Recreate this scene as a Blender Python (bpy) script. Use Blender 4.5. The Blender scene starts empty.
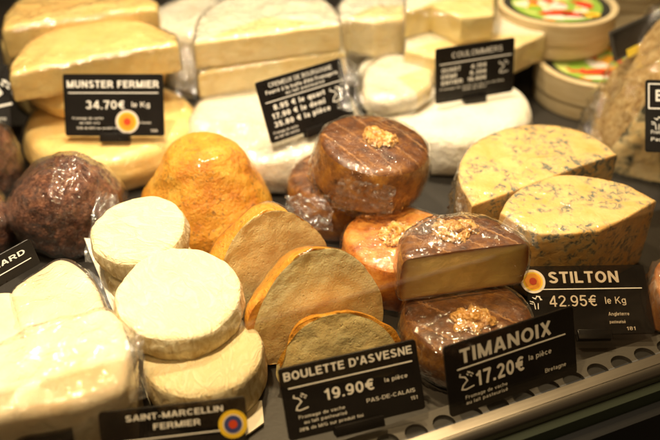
import bpy, bmesh, math, random
from mathutils import Vector, Matrix, noise

S = bpy.context.scene
C = S.collection
R = math.radians
PI = math.pi

# ------------------------------------------------------------------ camera
CAM_H, FPX, PITCH = 0.42, 825.0, R(36)
cam_d = bpy.data.cameras.new('camera')
cam_d.sensor_width = 36.0
cam_d.lens = FPX / 660.0 * 36.0
cam_d.clip_start = 0.01
cam_d.clip_end = 50
cam_d.dof.use_dof = True
cam_d.dof.focus_distance = 0.58
cam_d.dof.aperture_fstop = 4.0
cam = bpy.data.objects.new('camera', cam_d)
C.objects.link(cam)
cam.location = (0, 0, CAM_H)
cam.rotation_euler = (PI / 2 - PITCH, 0, 0)
S.camera = cam

# ------------------------------------------------------------------ light
w = bpy.data.worlds.new('World')
S.world = w
w.use_nodes = True
w.node_tree.nodes['Background'].inputs[0].default_value = (1.0, 0.66, 0.34, 1)
w.node_tree.nodes['Background'].inputs[1].default_value = 0.05
S.view_settings.view_transform = 'Standard'
S.view_settings.look = 'None'
S.view_settings.exposure = 0.2


def lamp(name, loc, target, power, size, col=(1.0, 0.79, 0.50), size_y=None, spread=180):
    l = bpy.data.lights.new(name, 'AREA')
    l.energy = power
    l.color = col
    l.shape = 'RECTANGLE' if size_y else 'DISK'
    l.size = size
    if size_y:
        l.size_y = size_y
    l.spread = R(spread)
    o = bpy.data.objects.new(name, l)
    C.objects.link(o)
    o.location = loc
    o.rotation_euler = (Vector(target) - Vector(loc)).to_track_quat('-Z', 'Y').to_euler()
    return o


lamp('spot_lamp', (-0.20, 0.36, 1.05), (-0.13, 0.42, 0), 2.45, 0.05, spread=75, col=(1.0, 0.83, 0.56))
lamp('spot_lamp', (-0.10, 0.95, 1.15), (-0.06, 0.74, 0), 2.5, 0.06, spread=80, col=(1.0, 0.83, 0.56))
lamp('spot_lamp', (0.20, 0.92, 1.10), (0.16, 0.60, 0), 1.6, 0.06, spread=90, col=(1.0, 0.81, 0.53))
lamp('ceiling_or_fill_lamp', (0.05, 1.35, 1.0), (0.02, 0.5, 0), 0.8, 0.6, size_y=0.22, col=(1.0, 0.80, 0.54))
lamp('ceiling_or_fill_lamp', (0.10, -0.35, 1.35), (0.04, 0.45, 0), 5.0, 0.4, size_y=0.2, col=(1.0, 0.77, 0.46))  # added fill behind the camera to brighten the front faces, no actual shop lamp


# ------------------------------------------------------------------ placing
def ray(px, py):
    x = (px - 330) / FPX
    y = (220 - py) / FPX
    return Vector((x, math.cos(PITCH) + y * math.sin(PITCH), -math.sin(PITCH) + y * math.cos(PITCH)))


def at(px, py, z):
    """world point at height z seen at a pixel of the 660x440 photograph"""
    d = ray(px, py)
    t = (z - CAM_H) / d.z
    return Vector((0, 0, CAM_H)) + d * t


def mpp(px, py, z):
    return (z - CAM_H) / ray(px, py).z / FPX


def proj(v):
    v = Vector(v) - Vector((0, 0, CAM_H))
    f = Vector((0, math.cos(PITCH), -math.sin(PITCH)))
    u = Vector((0, math.sin(PITCH), math.cos(PITCH)))
    d = v.dot(f)
    return 330 + v.x / d * FPX, 220 - v.dot(u) / d * FPX


# ------------------------------------------------------------------ materials
M = {}


class NT:
    def __init__(self, name):
        m = bpy.data.materials.new(name)
        m.use_nodes = True
        self.m = m
        self.t = m.node_tree
        self.b = self.t.nodes['Principled BSDF']
        self.out = self.t.nodes['Material Output']
        tc = self.n('ShaderNodeTexCoord')
        oi = self.n('ShaderNodeObjectInfo')
        mul = self.n('ShaderNodeMath', operation='MULTIPLY')
        self.l(oi.outputs['Random'], mul.inputs[0])
        mul.inputs[1].default_value = 7.0
        add = self.n('ShaderNodeVectorMath', operation='ADD')
        self.l(tc.outputs['Object'], add.inputs[0])
        self.l(mul.outputs[0], add.inputs[1])
        self.co = add.outputs[0]
        self.obj = tc.outputs['Object']
        M[name] = m

    def n(self, typ, **kw):
        nd = self.t.nodes.new(typ)
        for k, v in kw.items():
            setattr(nd, k, v)
        return nd

    def l(self, a, b):
        self.t.links.new(a, b)

    def noise(self, scale, detail=4, rough=0.6, dist=0.0, co=None, stretch=None):
        c = co or self.co
        if stretch:
            mp = self.n('ShaderNodeMapping')
            mp.inputs['Scale'].default_value = stretch
            self.l(c, mp.inputs['Vector'])
            c = mp.outputs[0]
        nd = self.n('ShaderNodeTexNoise')
        nd.inputs['Scale'].default_value = scale
        nd.inputs['Detail'].default_value = detail
        nd.inputs['Roughness'].default_value = rough
        nd.inputs['Distortion'].default_value = dist
        self.l(c, nd.inputs['Vector'])
        return nd.outputs[0]

    def ramp(self, fac, stops, interp='LINEAR'):
        r = self.n('ShaderNodeValToRGB')
        r.color_ramp.interpolation = interp
        e = r.color_ramp.elements
        while len(e) < len(stops):
            e.new(0.5)
        for i, (p, c) in enumerate(stops):
            e[i].position = p
            if not isinstance(c, (tuple, list)):
                c = (c, c, c)
            e[i].color = (*c, 1)
        self.l(fac, r.inputs[0])
        return r.outputs[0]

    def mix(self, fac, a, b, mode='MIX'):
        x = self.n('ShaderNodeMix', data_type='RGBA', blend_type=mode)
        if isinstance(fac, (int, float)):
            x.inputs[0].default_value = fac
        else:
            self.l(fac, x.inputs[0])
        for s, v in ((6, a), (7, b)):
            if isinstance(v, tuple):
                x.inputs[s].default_value = (*v, 1)
            else:
                self.l(v, x.inputs[s])
        return x.outputs[2]

    def math(self, op, a, b=None):
        x = self.n('ShaderNodeMath', operation=op)
        for i, v in enumerate((a, b)):
            if v is None:
                continue
            if isinstance(v, (int, float)):
                x.inputs[i].default_value = v
            else:
                self.l(v, x.inputs[i])
        return x.outputs[0]

    def bump(self, h, strength=0.4, dist=0.001, to=None):
        b = self.n('ShaderNodeBump')
        b.inputs['Strength'].default_value = strength
        b.inputs['Distance'].default_value = dist
        self.l(h, b.inputs['Height'])
        if to is None:
            self.l(b.outputs[0], self.b.inputs['Normal'])
        return b.outputs[0]

    def base(self, c):
        if isinstance(c, tuple):
            self.b.inputs['Base Color'].default_value = (*c, 1)
        else:
            self.l(c, self.b.inputs['Base Color'])

    def set(self, rough=0.6, sss=0.0, rad=(1, 0.6, 0.3), scale=0.004, spec=0.4, coat=0.0, metal=0.0):
        b = self.b
        if isinstance(rough, (int, float)):
            b.inputs['Roughness'].default_value = rough
        else:
            self.l(rough, b.inputs['Roughness'])
        b.inputs['Subsurface Weight'].default_value = sss
        b.inputs['Subsurface Radius'].default_value = rad
        b.inputs['Subsurface Scale'].default_value = scale
        b.inputs['Specular IOR Level'].default_value = spec
        b.inputs['Coat Weight'].default_value = coat
        b.inputs['Coat Roughness'].default_value = 0.15
        b.inputs['Metallic'].default_value = metal
        return self.m


def simple(name, col, rough=0.5, metal=0.0, spec=0.5):
    k = NT(name)
    k.base(col)
    k.set(rough=rough, metal=metal, spec=spec)


def cheese_paste(name, c1, c2, scale=60, holes=0.0, rough=0.5, specks=None, bump=0.3):
    k = NT(name)
    n1 = k.noise(scale, 5)
    col = k.mix(k.ramp(n1, [(0.35, 0.0), (0.65, 1.0)]), c1, c2)
    fine = k.noise(scale * 12, 3)
    if specks:
        sp = k.ramp(k.noise(scale * 9, 2), [(0.66, 0.0), (0.72, 1.0)])
        col = k.mix(k.math('MULTIPLY', sp, 0.8), col, specks)
    k.base(col)
    h = k.math('ADD', k.math('MULTIPLY', fine, 0.3), k.noise(scale * 3, 4))
    if holes:
        hl = k.ramp(k.noise(scale * 5, 1), [(0.27, 0.0), (0.33, 1.0)])
        h = k.math('ADD', h, k.math('MULTIPLY', hl, holes))
    k.bump(h, bump, 0.002)
    return k.set(rough=rough, sss=0.2, spec=0.35)


# white bloomy rind with soft dents
k = NT('white_bloomy_rind')
n1 = k.noise(35, 5)
col = k.mix(k.ramp(n1, [(0.4, 0.0), (0.7, 1.0)]), (0.82, 0.77, 0.66), (0.80, 0.71, 0.54))
k.base(col)
k.bump(k.math('ADD', k.math('ADD', k.noise(38, 5, 0.65, 0.8), k.noise(120, 4)), k.math('MULTIPLY', k.noise(900, 3), 0.2)), 0.8, 0.004)
k.set(rough=0.75, sss=0.15, spec=0.2)

# wrinkled cream rind of the small discs
k = NT('wrinkled_cream_rind')
wv = k.noise(110, 3, 0.5, 1.6, stretch=(1.0, 0.45, 1.0))
rid = k.ramp(wv, [(0.35, 0.0), (0.48, 1.0), (0.52, 1.0), (0.66, 0.1)])
col = k.mix(k.noise(40, 4), (0.86, 0.78, 0.56), (0.78, 0.66, 0.38))
col = k.mix(k.math('MULTIPLY', rid, 0.35), col, (0.66, 0.50, 0.22))
k.base(col)
k.bump(k.math('ADD', k.math('MULTIPLY', rid, -0.8), k.noise(700, 4)), 0.65, 0.0013)
k.set(rough=0.7, sss=0.2, spec=0.25)

k = NT('crinkled_disc_edge')
n1 = k.noise(160, 5, 0.65, 0.8, stretch=(1, 1, 0.5))
col = k.mix(k.ramp(n1, [(0.35, 0.0), (0.65, 1.0)]), (0.50, 0.36, 0.16), (0.80, 0.70, 0.46))
k.base(col)
k.bump(n1, 0.9, 0.003)
k.set(rough=0.75, sss=0.1, spec=0.2)

# washed yellow rind
k = NT('washed_yellow_rind')
n1 = k.noise(28, 5)
col = k.mix(k.ramp(n1, [(0.35, 0.0), (0.7, 1.0)]), (0.84, 0.62, 0.24), (0.78, 0.48, 0.15))
col = k.mix(k.ramp(k.noise(300, 3), [(0.55, 0.0), (0.75, 0.5)]), col, (0.85, 0.70, 0.38))
k.base(col)
k.bump(k.math('ADD', k.noise(500, 4), k.noise(120, 3)), 0.3, 0.0015)
k.set(rough=0.5, sss=0.15, spec=0.4)

cheese_paste('ivory_yellow_paste', (0.84, 0.66, 0.28), (0.80, 0.56, 0.20), 45, holes=1.2, bump=0.5)
cheese_paste('cream_paste', (0.84, 0.70, 0.38), (0.80, 0.60, 0.26), 50, holes=0.8, bump=0.6)
cheese_paste('soft_white_paste', (0.82, 0.70, 0.50), (0.80, 0.60, 0.34), 30, bump=0.25)
k = NT('creamy_white_rind')
n1 = k.noise(26, 5)
k.base(k.mix(k.ramp(n1, [(0.38, 0.0), (0.68, 1.0)]), (0.82, 0.72, 0.54), (0.80, 0.60, 0.36)))
k.bump(k.math('ADD', k.noise(60, 4), k.math('MULTIPLY', k.noise(600, 3), 0.15)), 0.6, 0.003)
k.set(rough=0.6, sss=0.2, spec=0.3)
cheese_paste('buttery_paste', (0.78, 0.60, 0.22), (0.80, 0.66, 0.34), 40, rough=0.35)
cheese_paste('herb_flecked_paste', (0.88, 0.66, 0.28), (0.92, 0.77, 0.40), 60, holes=1.2, specks=(0.42, 0.27, 0.09), bump=0.42)

# orange paprika rind
k = NT('orange_paprika_rind')
n1 = k.noise(55, 6, 0.65)
col = k.ramp(n1, [(0.28, (0.50, 0.14, 0.010)), (0.46, (0.72, 0.29, 0.018)), (0.60, (0.78, 0.38, 0.035)), (0.76, (0.82, 0.52, 0.11))])
sp = k.ramp(k.noise(360, 3), [(0.55, 0.0), (0.64, 1.0)])
col = k.mix(k.math('MULTIPLY', sp, k.ramp(k.noise(60, 3), [(0.35, 0.15), (0.6, 0.85)])), col, (0.24, 0.12, 0.02))
k.base(col)
k.bump(k.math('ADD', k.noise(260, 5, 0.7), k.noise(70, 4)), 0.85, 0.0028)
k.set(rough=0.38, sss=0.12, spec=0.5, coat=0.45)

# dark walnut-liqueur rind: top with pale rack lines
k = NT('dark_brown_striped_rind')
n1 = k.noise(70, 6, 0.7)
col = k.ramp(n1, [(0.32, (0.042, 0.013, 0.004)), (0.5, (0.14, 0.045, 0.009)), (0.70, (0.32, 0.13, 0.024))])
rot = k.n('ShaderNodeMapping')
rot.inputs['Rotation'].default_value = (0, 0, R(-39))
k.l(k.obj, rot.inputs['Vector'])
wv = k.n('ShaderNodeTexWave')
wv.inputs['Scale'].default_value = 16.0
wv.inputs['Distortion'].default_value = 0.8
wv.inputs['Detail'].default_value = 2
wv.inputs['Detail Scale'].default_value = 30
k.l(rot.outputs[0], wv.inputs['Vector'])
ln = k.ramp(wv.outputs[1], [(0.965, 0.0), (0.995, 1.0)])
col = k.mix(k.math('MULTIPLY', ln, k.ramp(k.noise(90, 3), [(0.35, 0.1), (0.65, 0.85)])), col, (0.46, 0.22, 0.07))
k.base(col)
k.bump(k.math('ADD', k.noise(350, 4), k.math('MULTIPLY', ln, -0.5)), 0.4, 0.001)
k.set(rough=0.4, sss=0.05, spec=0.5)

k = NT('amber_brown_rind')
n1 = k.noise(60, 6, 0.7)
col = k.ramp(n1, [(0.32, (0.07, 0.022, 0.005)), (0.48, (0.24, 0.088, 0.012)), (0.68, (0.50, 0.23, 0.03))])
k.base(col)
k.bump(k.noise(300, 5), 0.4, 0.0015)
k.set(rough=0.4, sss=0.06, spec=0.5)

k = NT('orange_amber_rind')
n1 = k.noise(60, 6, 0.7)
col = k.ramp(n1, [(0.30, (0.22, 0.05, 0.008)), (0.48, (0.52, 0.17, 0.020)), (0.70, (0.74, 0.36, 0.07))])
k.base(col)
k.bump(k.noise(300, 5), 0.4, 0.0015)
k.set(rough=0.4, sss=0.06, spec=0.5)

# pressed paste browning towards its crust (object space: the half's own thickness)
k = NT('amber_edged_paste')
sx = k.n('ShaderNodeSeparateXYZ')
k.l(k.obj, sx.inputs[0])
zz = k.math('DIVIDE', sx.outputs[2], 0.036)
edge = k.math('MAXIMUM', k.math('ABSOLUTE', k.math('MULTIPLY', k.math('SUBTRACT', zz, 0.5), 2.0)),
              k.math('DIVIDE', k.math('ABSOLUTE', sx.outputs[0]), 0.0455))
edge = k.math('ADD', edge, k.math('MULTIPLY', k.math('SUBTRACT', k.noise(90, 3), 0.5), 0.12))
er = k.ramp(edge, [(0.62, 0.0), (0.90, 0.40), (1.0, 1.0)])
col = k.mix(er, (0.92, 0.67, 0.21), (0.34, 0.11, 0.014))
k.base(col)
k.bump(k.math('ADD', k.noise(120, 4, stretch=(0.3, 1, 2.0)), k.math('MULTIPLY', k.noise(900, 2), 0.3)), 0.25, 0.0012)
k.set(rough=0.45, sss=0.2, spec=0.4)


def blue(name, c1, c2, vein, scale, amount, sx=(1, 1, 1)):
    k = NT(name)
    n1 = k.noise(45, 5)
    col = k.mix(k.ramp(n1, [(0.35, 0.0), (0.65, 1.0)]), c1, c2)
    v = k.noise(scale, 3, 0.6, 0.5, stretch=sx)
    vm = k.ramp(v, [(amount - 0.01, 0.0), (amount + 0.13, 1.0)])
    big = k.ramp(k.noise(36, 2), [(0.42, 0.0), (0.52, 1.0)])
    halo = k.ramp(v, [(amount - 0.09, 0.0), (amount + 0.02, 1.0)])
    col = k.mix(k.math('MULTIPLY', k.math('MULTIPLY', halo, big), 0.5), col, (0.46, 0.42, 0.26))
    col = k.mix(k.math('MULTIPLY', vm, big), col, vein)
    k.base(col)
    k.bump(k.math('ADD', k.noise(150, 5), k.math('MULTIPLY', vm, -0.4)), 0.4, 0.0018)
    k.set(rough=0.45, sss=0.2, spec=0.4)


blue('blue_veined_paste', (0.84, 0.58, 0.24), (0.78, 0.45, 0.13), (0.15, 0.17, 0.14), 200, 0.515, (1, 0.8, 1))
blue('coarse_blue_veined_paste', (0.86, 0.66, 0.34), (0.78, 0.54, 0.22), (0.03, 0.033, 0.02), 62, 0.49, (0.6, 1, 1))

k = NT('rough_tan_rind')
n1 = k.noise(140, 6, 0.7, 0.5)
col = k.ramp(n1, [(0.3, (0.26, 0.13, 0.04)), (0.5, (0.50, 0.32, 0.12)), (0.75, (0.72, 0.56, 0.30))])
k.base(col)
k.bump(n1, 0.9, 0.004)
k.set(rough=0.8, spec=0.2)

k = NT('pepper_brown_crust')
v = k.n('ShaderNodeTexVoronoi')
v.inputs['Scale'].default_value = 420
v.inputs['Randomness'].default_value = 1.0
k.l(k.co, v.inputs['Vector'])
col = k.ramp(k.noise(180, 5, 0.7), [(0.36, (0.065, 0.018, 0.010)), (0.5, (0.17, 0.055, 0.024)), (0.66, (0.34, 0.14, 0.07))])
k.base(col)
k.bump(k.math('ADD', k.math('MULTIPLY', v.outputs['Distance'], 0.35), k.noise(170, 6, 0.75)), 0.9, 0.004)
k.set(rough=0.5, spec=0.4)

k = NT('walnut_kernel')
n1 = k.noise(160, 4)
col = k.ramp(n1, [(0.3, (0.26, 0.09, 0.015)), (0.5, (0.56, 0.28, 0.06)), (0.7, (0.74, 0.46, 0.15))])
k.base(col)
k.bump(k.noise(500, 4), 0.5, 0.001)
k.set(rough=0.38, spec=0.5, sss=0.05, coat=0.3)


def film(name, milky=0.05, gain=1.3, wr=0.5, rough=0.07):
    k = NT(name)
    t = k.t
    t.nodes.remove(k.b)
    a = k.noise(55, 3, 0.5, 1.2)
    a = k.math('ABSOLUTE', k.math('SUBTRACT', a, 0.5))
    a = k.ramp(a, [(0.0, 1.0), (0.05, 0.15), (0.14, 0.0)])
    b = k.noise(170, 3, 0.55, 0.8, stretch=(1, 0.5, 1))
    b = k.math('ABSOLUTE', k.math('SUBTRACT', b, 0.5))
    b = k.ramp(b, [(0.0, 1.0), (0.12, 0.0)])
    h = k.math('ADD', k.math('MULTIPLY', a, 0.9), k.math('MULTIPLY', b, 0.35))
    h = k.math('ADD', h, k.math('MULTIPLY', k.noise(40, 2), 1.0))
    nrm = k.bump(h, wr, 0.0016, to=False)
    lw = k.n('ShaderNodeLayerWeight')
    lw.inputs['Blend'].default_value = 0.5
    t.links.new(nrm, lw.inputs['Normal'])
    fr = k.math('ADD', 0.042, k.math('MULTIPLY', k.math('POWER', lw.outputs['Facing'], 4.5), 0.9))
    fac = k.math('MINIMUM', k.math('MULTIPLY', fr, gain), 0.9)
    tr = k.n('ShaderNodeBsdfTransparent')
    tr.inputs[0].default_value = (0.97, 0.965, 0.95, 1)
    gl = k.n('ShaderNodeBsdfGlossy')
    gl.inputs['Roughness'].default_value = rough
    gl.inputs['Color'].default_value = (1, 1, 1, 1)
    t.links.new(nrm, gl.inputs['Normal'])
    df = k.n('ShaderNodeBsdfDiffuse')
    df.inputs[0].default_value = (0.8, 0.78, 0.74, 1)
    m0 = k.n('ShaderNodeMixShader')
    ml = k.math('MULTIPLY', k.math('ADD', a, 0.35), milky)
    t.links.new(ml, m0.inputs[0])
    t.links.new(tr.outputs[0], m0.inputs[1])
    t.links.new(df.outputs[0], m0.inputs[2])
    m1 = k.n('ShaderNodeMixShader')
    t.links.new(fac, m1.inputs[0])
    t.links.new(m0.outputs[0], m1.inputs[1])
    t.links.new(gl.outputs[0], m1.inputs[2])
    t.links.new(m1.outputs[0], k.out.inputs['Surface'])


film('cling_film', 0.012, 1.1, 0.28, 0.045)
film('glossy_cling_film', 0.03, 1.9, 0.25, 0.07)
film('tight_film', 0.0, 0.9, 0.12, 0.16)
film('milky_cling_film', 0.14, 1.8, 0.30)
film('creased_film', 0.03, 2.0, 0.38, 0.05)
film('crumpled_film', 0.10, 2.0, 0.5)

# front glass of the case: lightly smoked
k = NT('smoked_glass')
k.t.nodes.remove(k.b)
lw = k.n('ShaderNodeLayerWeight')
lw.inputs['Blend'].default_value = 0.5
fr = k.math('ADD', 0.04, k.math('MULTIPLY', k.math('POWER', lw.outputs['Facing'], 5.0), 0.9))
tr = k.n('ShaderNodeBsdfTransparent')
tr.inputs[0].default_value = (0.85, 0.80, 0.71, 1)
gl = k.n('ShaderNodeBsdfGlossy')
gl.inputs['Roughness'].default_value = 0.02
mx = k.n('ShaderNodeMixShader')
k.l(fr, mx.inputs[0])
k.l(tr.outputs[0], mx.inputs[1])
k.l(gl.outputs[0], mx.inputs[2])
k.l(mx.outputs[0], k.out.inputs['Surface'])


def plastic_sign(name, see):
    k = NT(name)
    k.base((0.012, 0.010, 0.009))
    k.set(rough=0.22, spec=0.3)
    k.l(k.ramp(k.noise(45, 5), [(0.3, 0.22), (0.7, 0.42)]), k.b.inputs['Roughness'])
    if see:
        tr = k.n('ShaderNodeBsdfTransparent')
        tr.inputs[0].default_value = (0.9, 0.85, 0.8, 1)
        mx = k.n('ShaderNodeMixShader')
        mx.inputs[0].default_value = see
        k.l(k.b.outputs[0], mx.inputs[1])
        k.l(tr.outputs[0], mx.inputs[2])
        k.l(mx.outputs[0], k.out.inputs['Surface'])


plastic_sign('black_plastic', 0)
plastic_sign('smoky_black_plastic', 0.5)
plastic_sign('dim_black_plastic', 0.15)
simple('glass_dimmed_print', (0.56, 0.47, 0.37), 0.6)  # white print toned down to tan: dimming behind the glass put into the colour
simple('white_print', (0.88, 0.85, 0.80), 0.6)
simple('cream_ring', (0.80, 0.70, 0.62), 0.5)
simple('orange_print', (0.85, 0.33, 0.02), 0.5)
simple('yellow_print', (0.88, 0.58, 0.03), 0.5)
simple('red_print', (0.62, 0.06, 0.015), 0.5)
simple('blue_print', (0.05, 0.06, 0.20), 0.5)
simple('green_print', (0.28, 0.45, 0.04), 0.5)
simple('black_print', (0.03, 0.028, 0.02), 0.5)
simple('yellow_card', (0.85, 0.62, 0.03), 0.5)
simple('black_paint', (0.010, 0.009, 0.008), 0.5, spec=0.3)

k = NT('waxed_paper')
k.base(k.mix(k.noise(60, 3), (0.78, 0.73, 0.62), (0.70, 0.62, 0.46)))
k.bump(k.noise(70, 4), 0.4, 0.002)
k.set(rough=0.45, spec=0.4, sss=0.1)

k = NT('slate_black_deck')
k.base(k.ramp(k.noise(12, 5), [(0.3, (0.020, 0.017, 0.014)), (0.7, (0.034, 0.029, 0.024))]))
k.bump(k.noise(400, 4), 0.15, 0.0008)
k.set(rough=0.42, spec=0.4)

k = NT('brushed_aluminium')
k.base(k.ramp(k.noise(300, 4, stretch=(0.02, 1, 1), co=k.obj), [(0.3, (0.36, 0.32, 0.27)), (0.7, (0.48, 0.43, 0.36))]))
k.bump(k.noise(1500, 3, stretch=(0.02, 1, 1), co=k.obj), 0.15, 0.0005)
k.set(rough=0.34, metal=1.0)
simple('dull_grey_metal', (0.070, 0.063, 0.053), 0.55, 0.3)
simple('dark_green_rubber', (0.030, 0.036, 0.020), 0.45)
simple('dark_back_panel', (0.030, 0.020, 0.012), 0.6)

k = NT('poplar_wood')
g = k.noise(50, 4, 0.6, 0.4, stretch=(0.5, 0.5, 4.0))
k.base(k.ramp(g, [(0.3, (0.60, 0.44, 0.22)), (0.7, (0.76, 0.62, 0.38))]))
k.bump(g, 0.2, 0.001)
k.set(rough=0.6, spec=0.3)

k = NT('printed_lid_label')      # blotchy rustic print: greens, reds and ochres
v = k.n('ShaderNodeTexVoronoi')
v.inputs['Scale'].default_value = 75
k.l(k.co, v.inputs['Vector'])
sp = k.n('ShaderNodeSeparateColor')
k.l(v.outputs['Color'], sp.inputs[0])
k.base(k.ramp(sp.outputs[0], [(0.0, (0.30, 0.46, 0.06)), (0.42, (0.55, 0.62, 0.16)), (0.56, (0.62, 0.07, 0.03)),
                              (0.74, (0.80, 0.72, 0.55)), (0.88, (0.85, 0.40, 0.03))], 'CONSTANT'))
k.set(rough=0.5)


# ------------------------------------------------------------------ mesh helpers
def link(name, me, mat, parent=None, smooth=True, mats=None):
    o = bpy.data.objects.new(name, me)
    C.objects.link(o)
    for m in (mats or [mat]):
        me.materials.append(M[m] if isinstance(m, str) else m)
    if smooth:
        me.polygons.foreach_set('use_smooth', [True] * len(me.polygons))
    if parent:
        o.parent = parent
    return o


def from_bm(name, bm, mat, parent=None, smooth=True, angle=None, recalc=True):
    me = bpy.data.meshes.new(name)
    if recalc:
        bmesh.ops.recalc_face_normals(bm, faces=bm.faces)
    bm.to_mesh(me)
    bm.free()
    o = link(name, me, mat, parent, smooth)
    if angle:
        me.set_sharp_from_angle(angle=R(angle))
    return o


def thing(name, label, cat, loc=(0, 0, 0), rot=(0, 0, 0), group=None):
    o = bpy.data.objects.new(name, None)
    o.empty_display_size = 0.02
    C.objects.link(o)
    o.location = loc
    o.rotation_euler = rot
    o['label'] = label
    o['category'] = cat
    if group:
        o['group'] = group
    return o


def nz(p, f, seed):
    return noise.noise(Vector(p) * f + Vector((seed * 3.17, seed * 1.71, seed * 2.39)))


def fbm(p, f, seed, oct=3):
    s, a = 0.0, 1.0
    for i in range(oct):
        s += a * nz(p, f * 2 ** i, seed + i * 11)
        a *= 0.5
    return s


def circle(r, n=96, ax=1.0, irr=0.0, seed=0):
    out = []
    for i in range(n):
        a = 2 * PI * i / n
        q = r * (1 + irr * (nz((math.cos(a), math.sin(a), 0), 1.3, seed) + 0.4 * nz((math.cos(a), math.sin(a), 0), 4, seed)))
        out.append((q * math.cos(a) * ax, q * math.sin(a), 'rind'))
    return out


def half_disc(r, n=56, m=36, irr=0.0, seed=0, depth=1.0):
    """cut along the x axis facing -y; the round side behind"""
    out = []
    for i in range(n):
        a = PI * i / n
        q = r * (1 + irr * nz((math.cos(a), math.sin(a), 0), 1.5, seed))
        out.append((q * math.cos(a), q * math.sin(a) * depth, 'rind'))
    for i in range(m):
        out.append((-r + 2 * r * i / m, 0.0, 'cut'))
    return out


def poly_outline(pts, tags, step=0.003, smooth_tags=('rind',)):
    """resample a closed polygon; tags[i] names the side pts[i]->pts[i+1]; rind runs are splined"""
    out = []
    n = len(pts)
    for i in range(n):
        p0, p1, p2, p3 = (Vector(pts[(i + j) % n]) for j in (-1, 0, 1, 2))
        if tags[i] in smooth_tags:
            if tags[i - 1] not in smooth_tags:
                p0 = p1 + (p1 - p2)
            if tags[(i + 1) % n] not in smooth_tags:
                p3 = p2 + (p2 - p1)
        k = max(1, int((p2 - p1).length / step))
        for j in range(k):
            t = j / k
            if tags[i] in smooth_tags:
                q = 0.5 * (2 * p1 + (p2 - p0) * t + (2 * p0 - 5 * p1 + 4 * p2 - p3) * t * t + (3 * p1 - p0 - 3 * p2 + p3) * t ** 3)
            else:
                q = p1.lerp(p2, t)
            out.append((q.x, q.y, tags[i]))
    return out


def pill(r, h, rb, rt, dome=0.0, bulge=0.0, ns=8, nt=9, nr=5):
    """profile (k, z, zone) from bottom centre to top centre; k = radius factor"""
    P = [(0.02, 0.0, 'bottom'), (0.5, 0.0, 'bottom')]
    for i in range(nr + 1):
        a = PI / 2 * i / nr
        P.append(((r - rb + rb * math.sin(a)) / r, rb - rb * math.cos(a), 'side'))
    for i in range(1, ns):
        t = i / ns
        P.append((1 + bulge * math.sin(PI * t) / r, rb + (h - rb - rt) * t, 'side'))
    for i in range(nr + 1):
        a = PI / 2 * i / nr
        P.append(((r - rt + rt * math.cos(a)) / r, h - rt + rt * math.sin(a), 'side' if i <= nr // 2 else 'top'))
    k0 = (r - rt) / r
    for i in range(1, nt + 1):
        k = k0 * (1 - i / nt)
        k = max(k, 0.012)
        P.append((k, h + dome * (1 - (k / k0) ** 2), 'top'))
    return P


def dense(prof, n=4):
    out = []
    for i in range(len(prof) - 1):
        a, b, c, d = prof[max(0, i - 1)], prof[i], prof[i + 1], prof[min(len(prof) - 1, i + 2)]
        for j in range(n):
            t = j / n
            q = [0.5 * (2 * b[m] + (c[m] - a[m]) * t + (2 * a[m] - 5 * b[m] + 4 * c[m] - d[m]) * t * t + (3 * b[m] - a[m] - 3 * c[m] + d[m]) * t ** 3) for m in (0, 1)]
            out.append((max(q[0], 0.01), max(q[1], 0.0), 'side'))
    out.append(prof[-1])
    return out


def body(parent, outline, profile, parts, amp=0.0006, freq=40, seed=1, dent=0.0, dfreq=14, cut_amp=None):
    """puck-like cheese. parts: {zone or tag: (part name, material)}; returns local vertices"""
    bm = bmesh.new()
    n = len(outline)
    rings = []
    for kf, z, zone in profile:
        rings.append([bm.verts.new((x * kf, y * kf, z)) for x, y, t in outline])
    lay = bm.faces.layers.int.new('zone')
    names = []

    def zi(s):
        if s not in names:
            names.append(s)
        return names.index(s)
    for i in range(len(rings) - 1):
        zone = profile[i][2] if profile[i][2] == 'bottom' else profile[i + 1][2]
        for j in range(n):
            a, b = rings[i][j], rings[i][(j + 1) % n]
            c, d = rings[i + 1][(j + 1) % n], rings[i + 1][j]
            f = bm.faces.new((a, b, c, d))
            tag = outline[j][2]
            f[lay] = zi(tag if (tag == 'cut' or zone == 'side') else zone)
    f = bm.faces.new(rings[-1])
    f[lay] = zi(profile[-1][2])
    f = bm.faces.new(list(reversed(rings[0])))
    f[lay] = zi('bottom')
    bm.normal_update()
    offs = []
    cutv = set()
    ci = names.index('cut') if 'cut' in names else -1
    for f in bm.faces:
        if f[lay] == ci:
            cutv.update(v.index for v in f.verts)
    bm.verts.index_update()
    bm.verts.ensure_lookup_table()
    cutv = set()
    for f in bm.faces:
        if f[lay] == ci:
            for v in f.verts:
                cutv.add(v.index)
    for v in bm.verts:
        d = amp * fbm(v.co, freq, seed) + dent * nz(v.co, dfreq, seed + 5)
        if v.index in cutv and cut_amp is not None:
            d = cut_amp * fbm(v.co, freq * 1.5, seed)
        if v.co.z < 0.0005:
            d *= 0.15
        offs.append(v.normal * d)
    for v, o in zip(bm.verts, offs):
        v.co += o
        if v.co.z < 0:
            v.co.z = 0
    bmesh.ops.dissolve_degenerate(bm, dist=1e-6, edges=bm.edges)
    verts = [v.co.copy() for v in bm.verts]
    bmesh.ops.recalc_face_normals(bm, faces=bm.faces)
    groups = {}
    for nm in names:
        pn = parts.get(nm) or parts.get('rind')
        groups.setdefault(pn, []).append(names.index(nm))
    out = {}
    for pn, ids in groups.items():
        b2 = bm.copy()
        l2 = b2.faces.layers.int['zone']
        kill = [f for f in b2.faces if f[l2] not in ids]
        bmesh.ops.delete(b2, geom=kill, context='FACES')
        me = bpy.data.meshes.new(pn[0])
        b2.to_mesh(me)
        b2.free()
        out[pn[0]] = link(pn[0], me, pn[1], parent)
        me.set_sharp_from_angle(angle=R(50))
    bm.free()
    return verts


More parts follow.
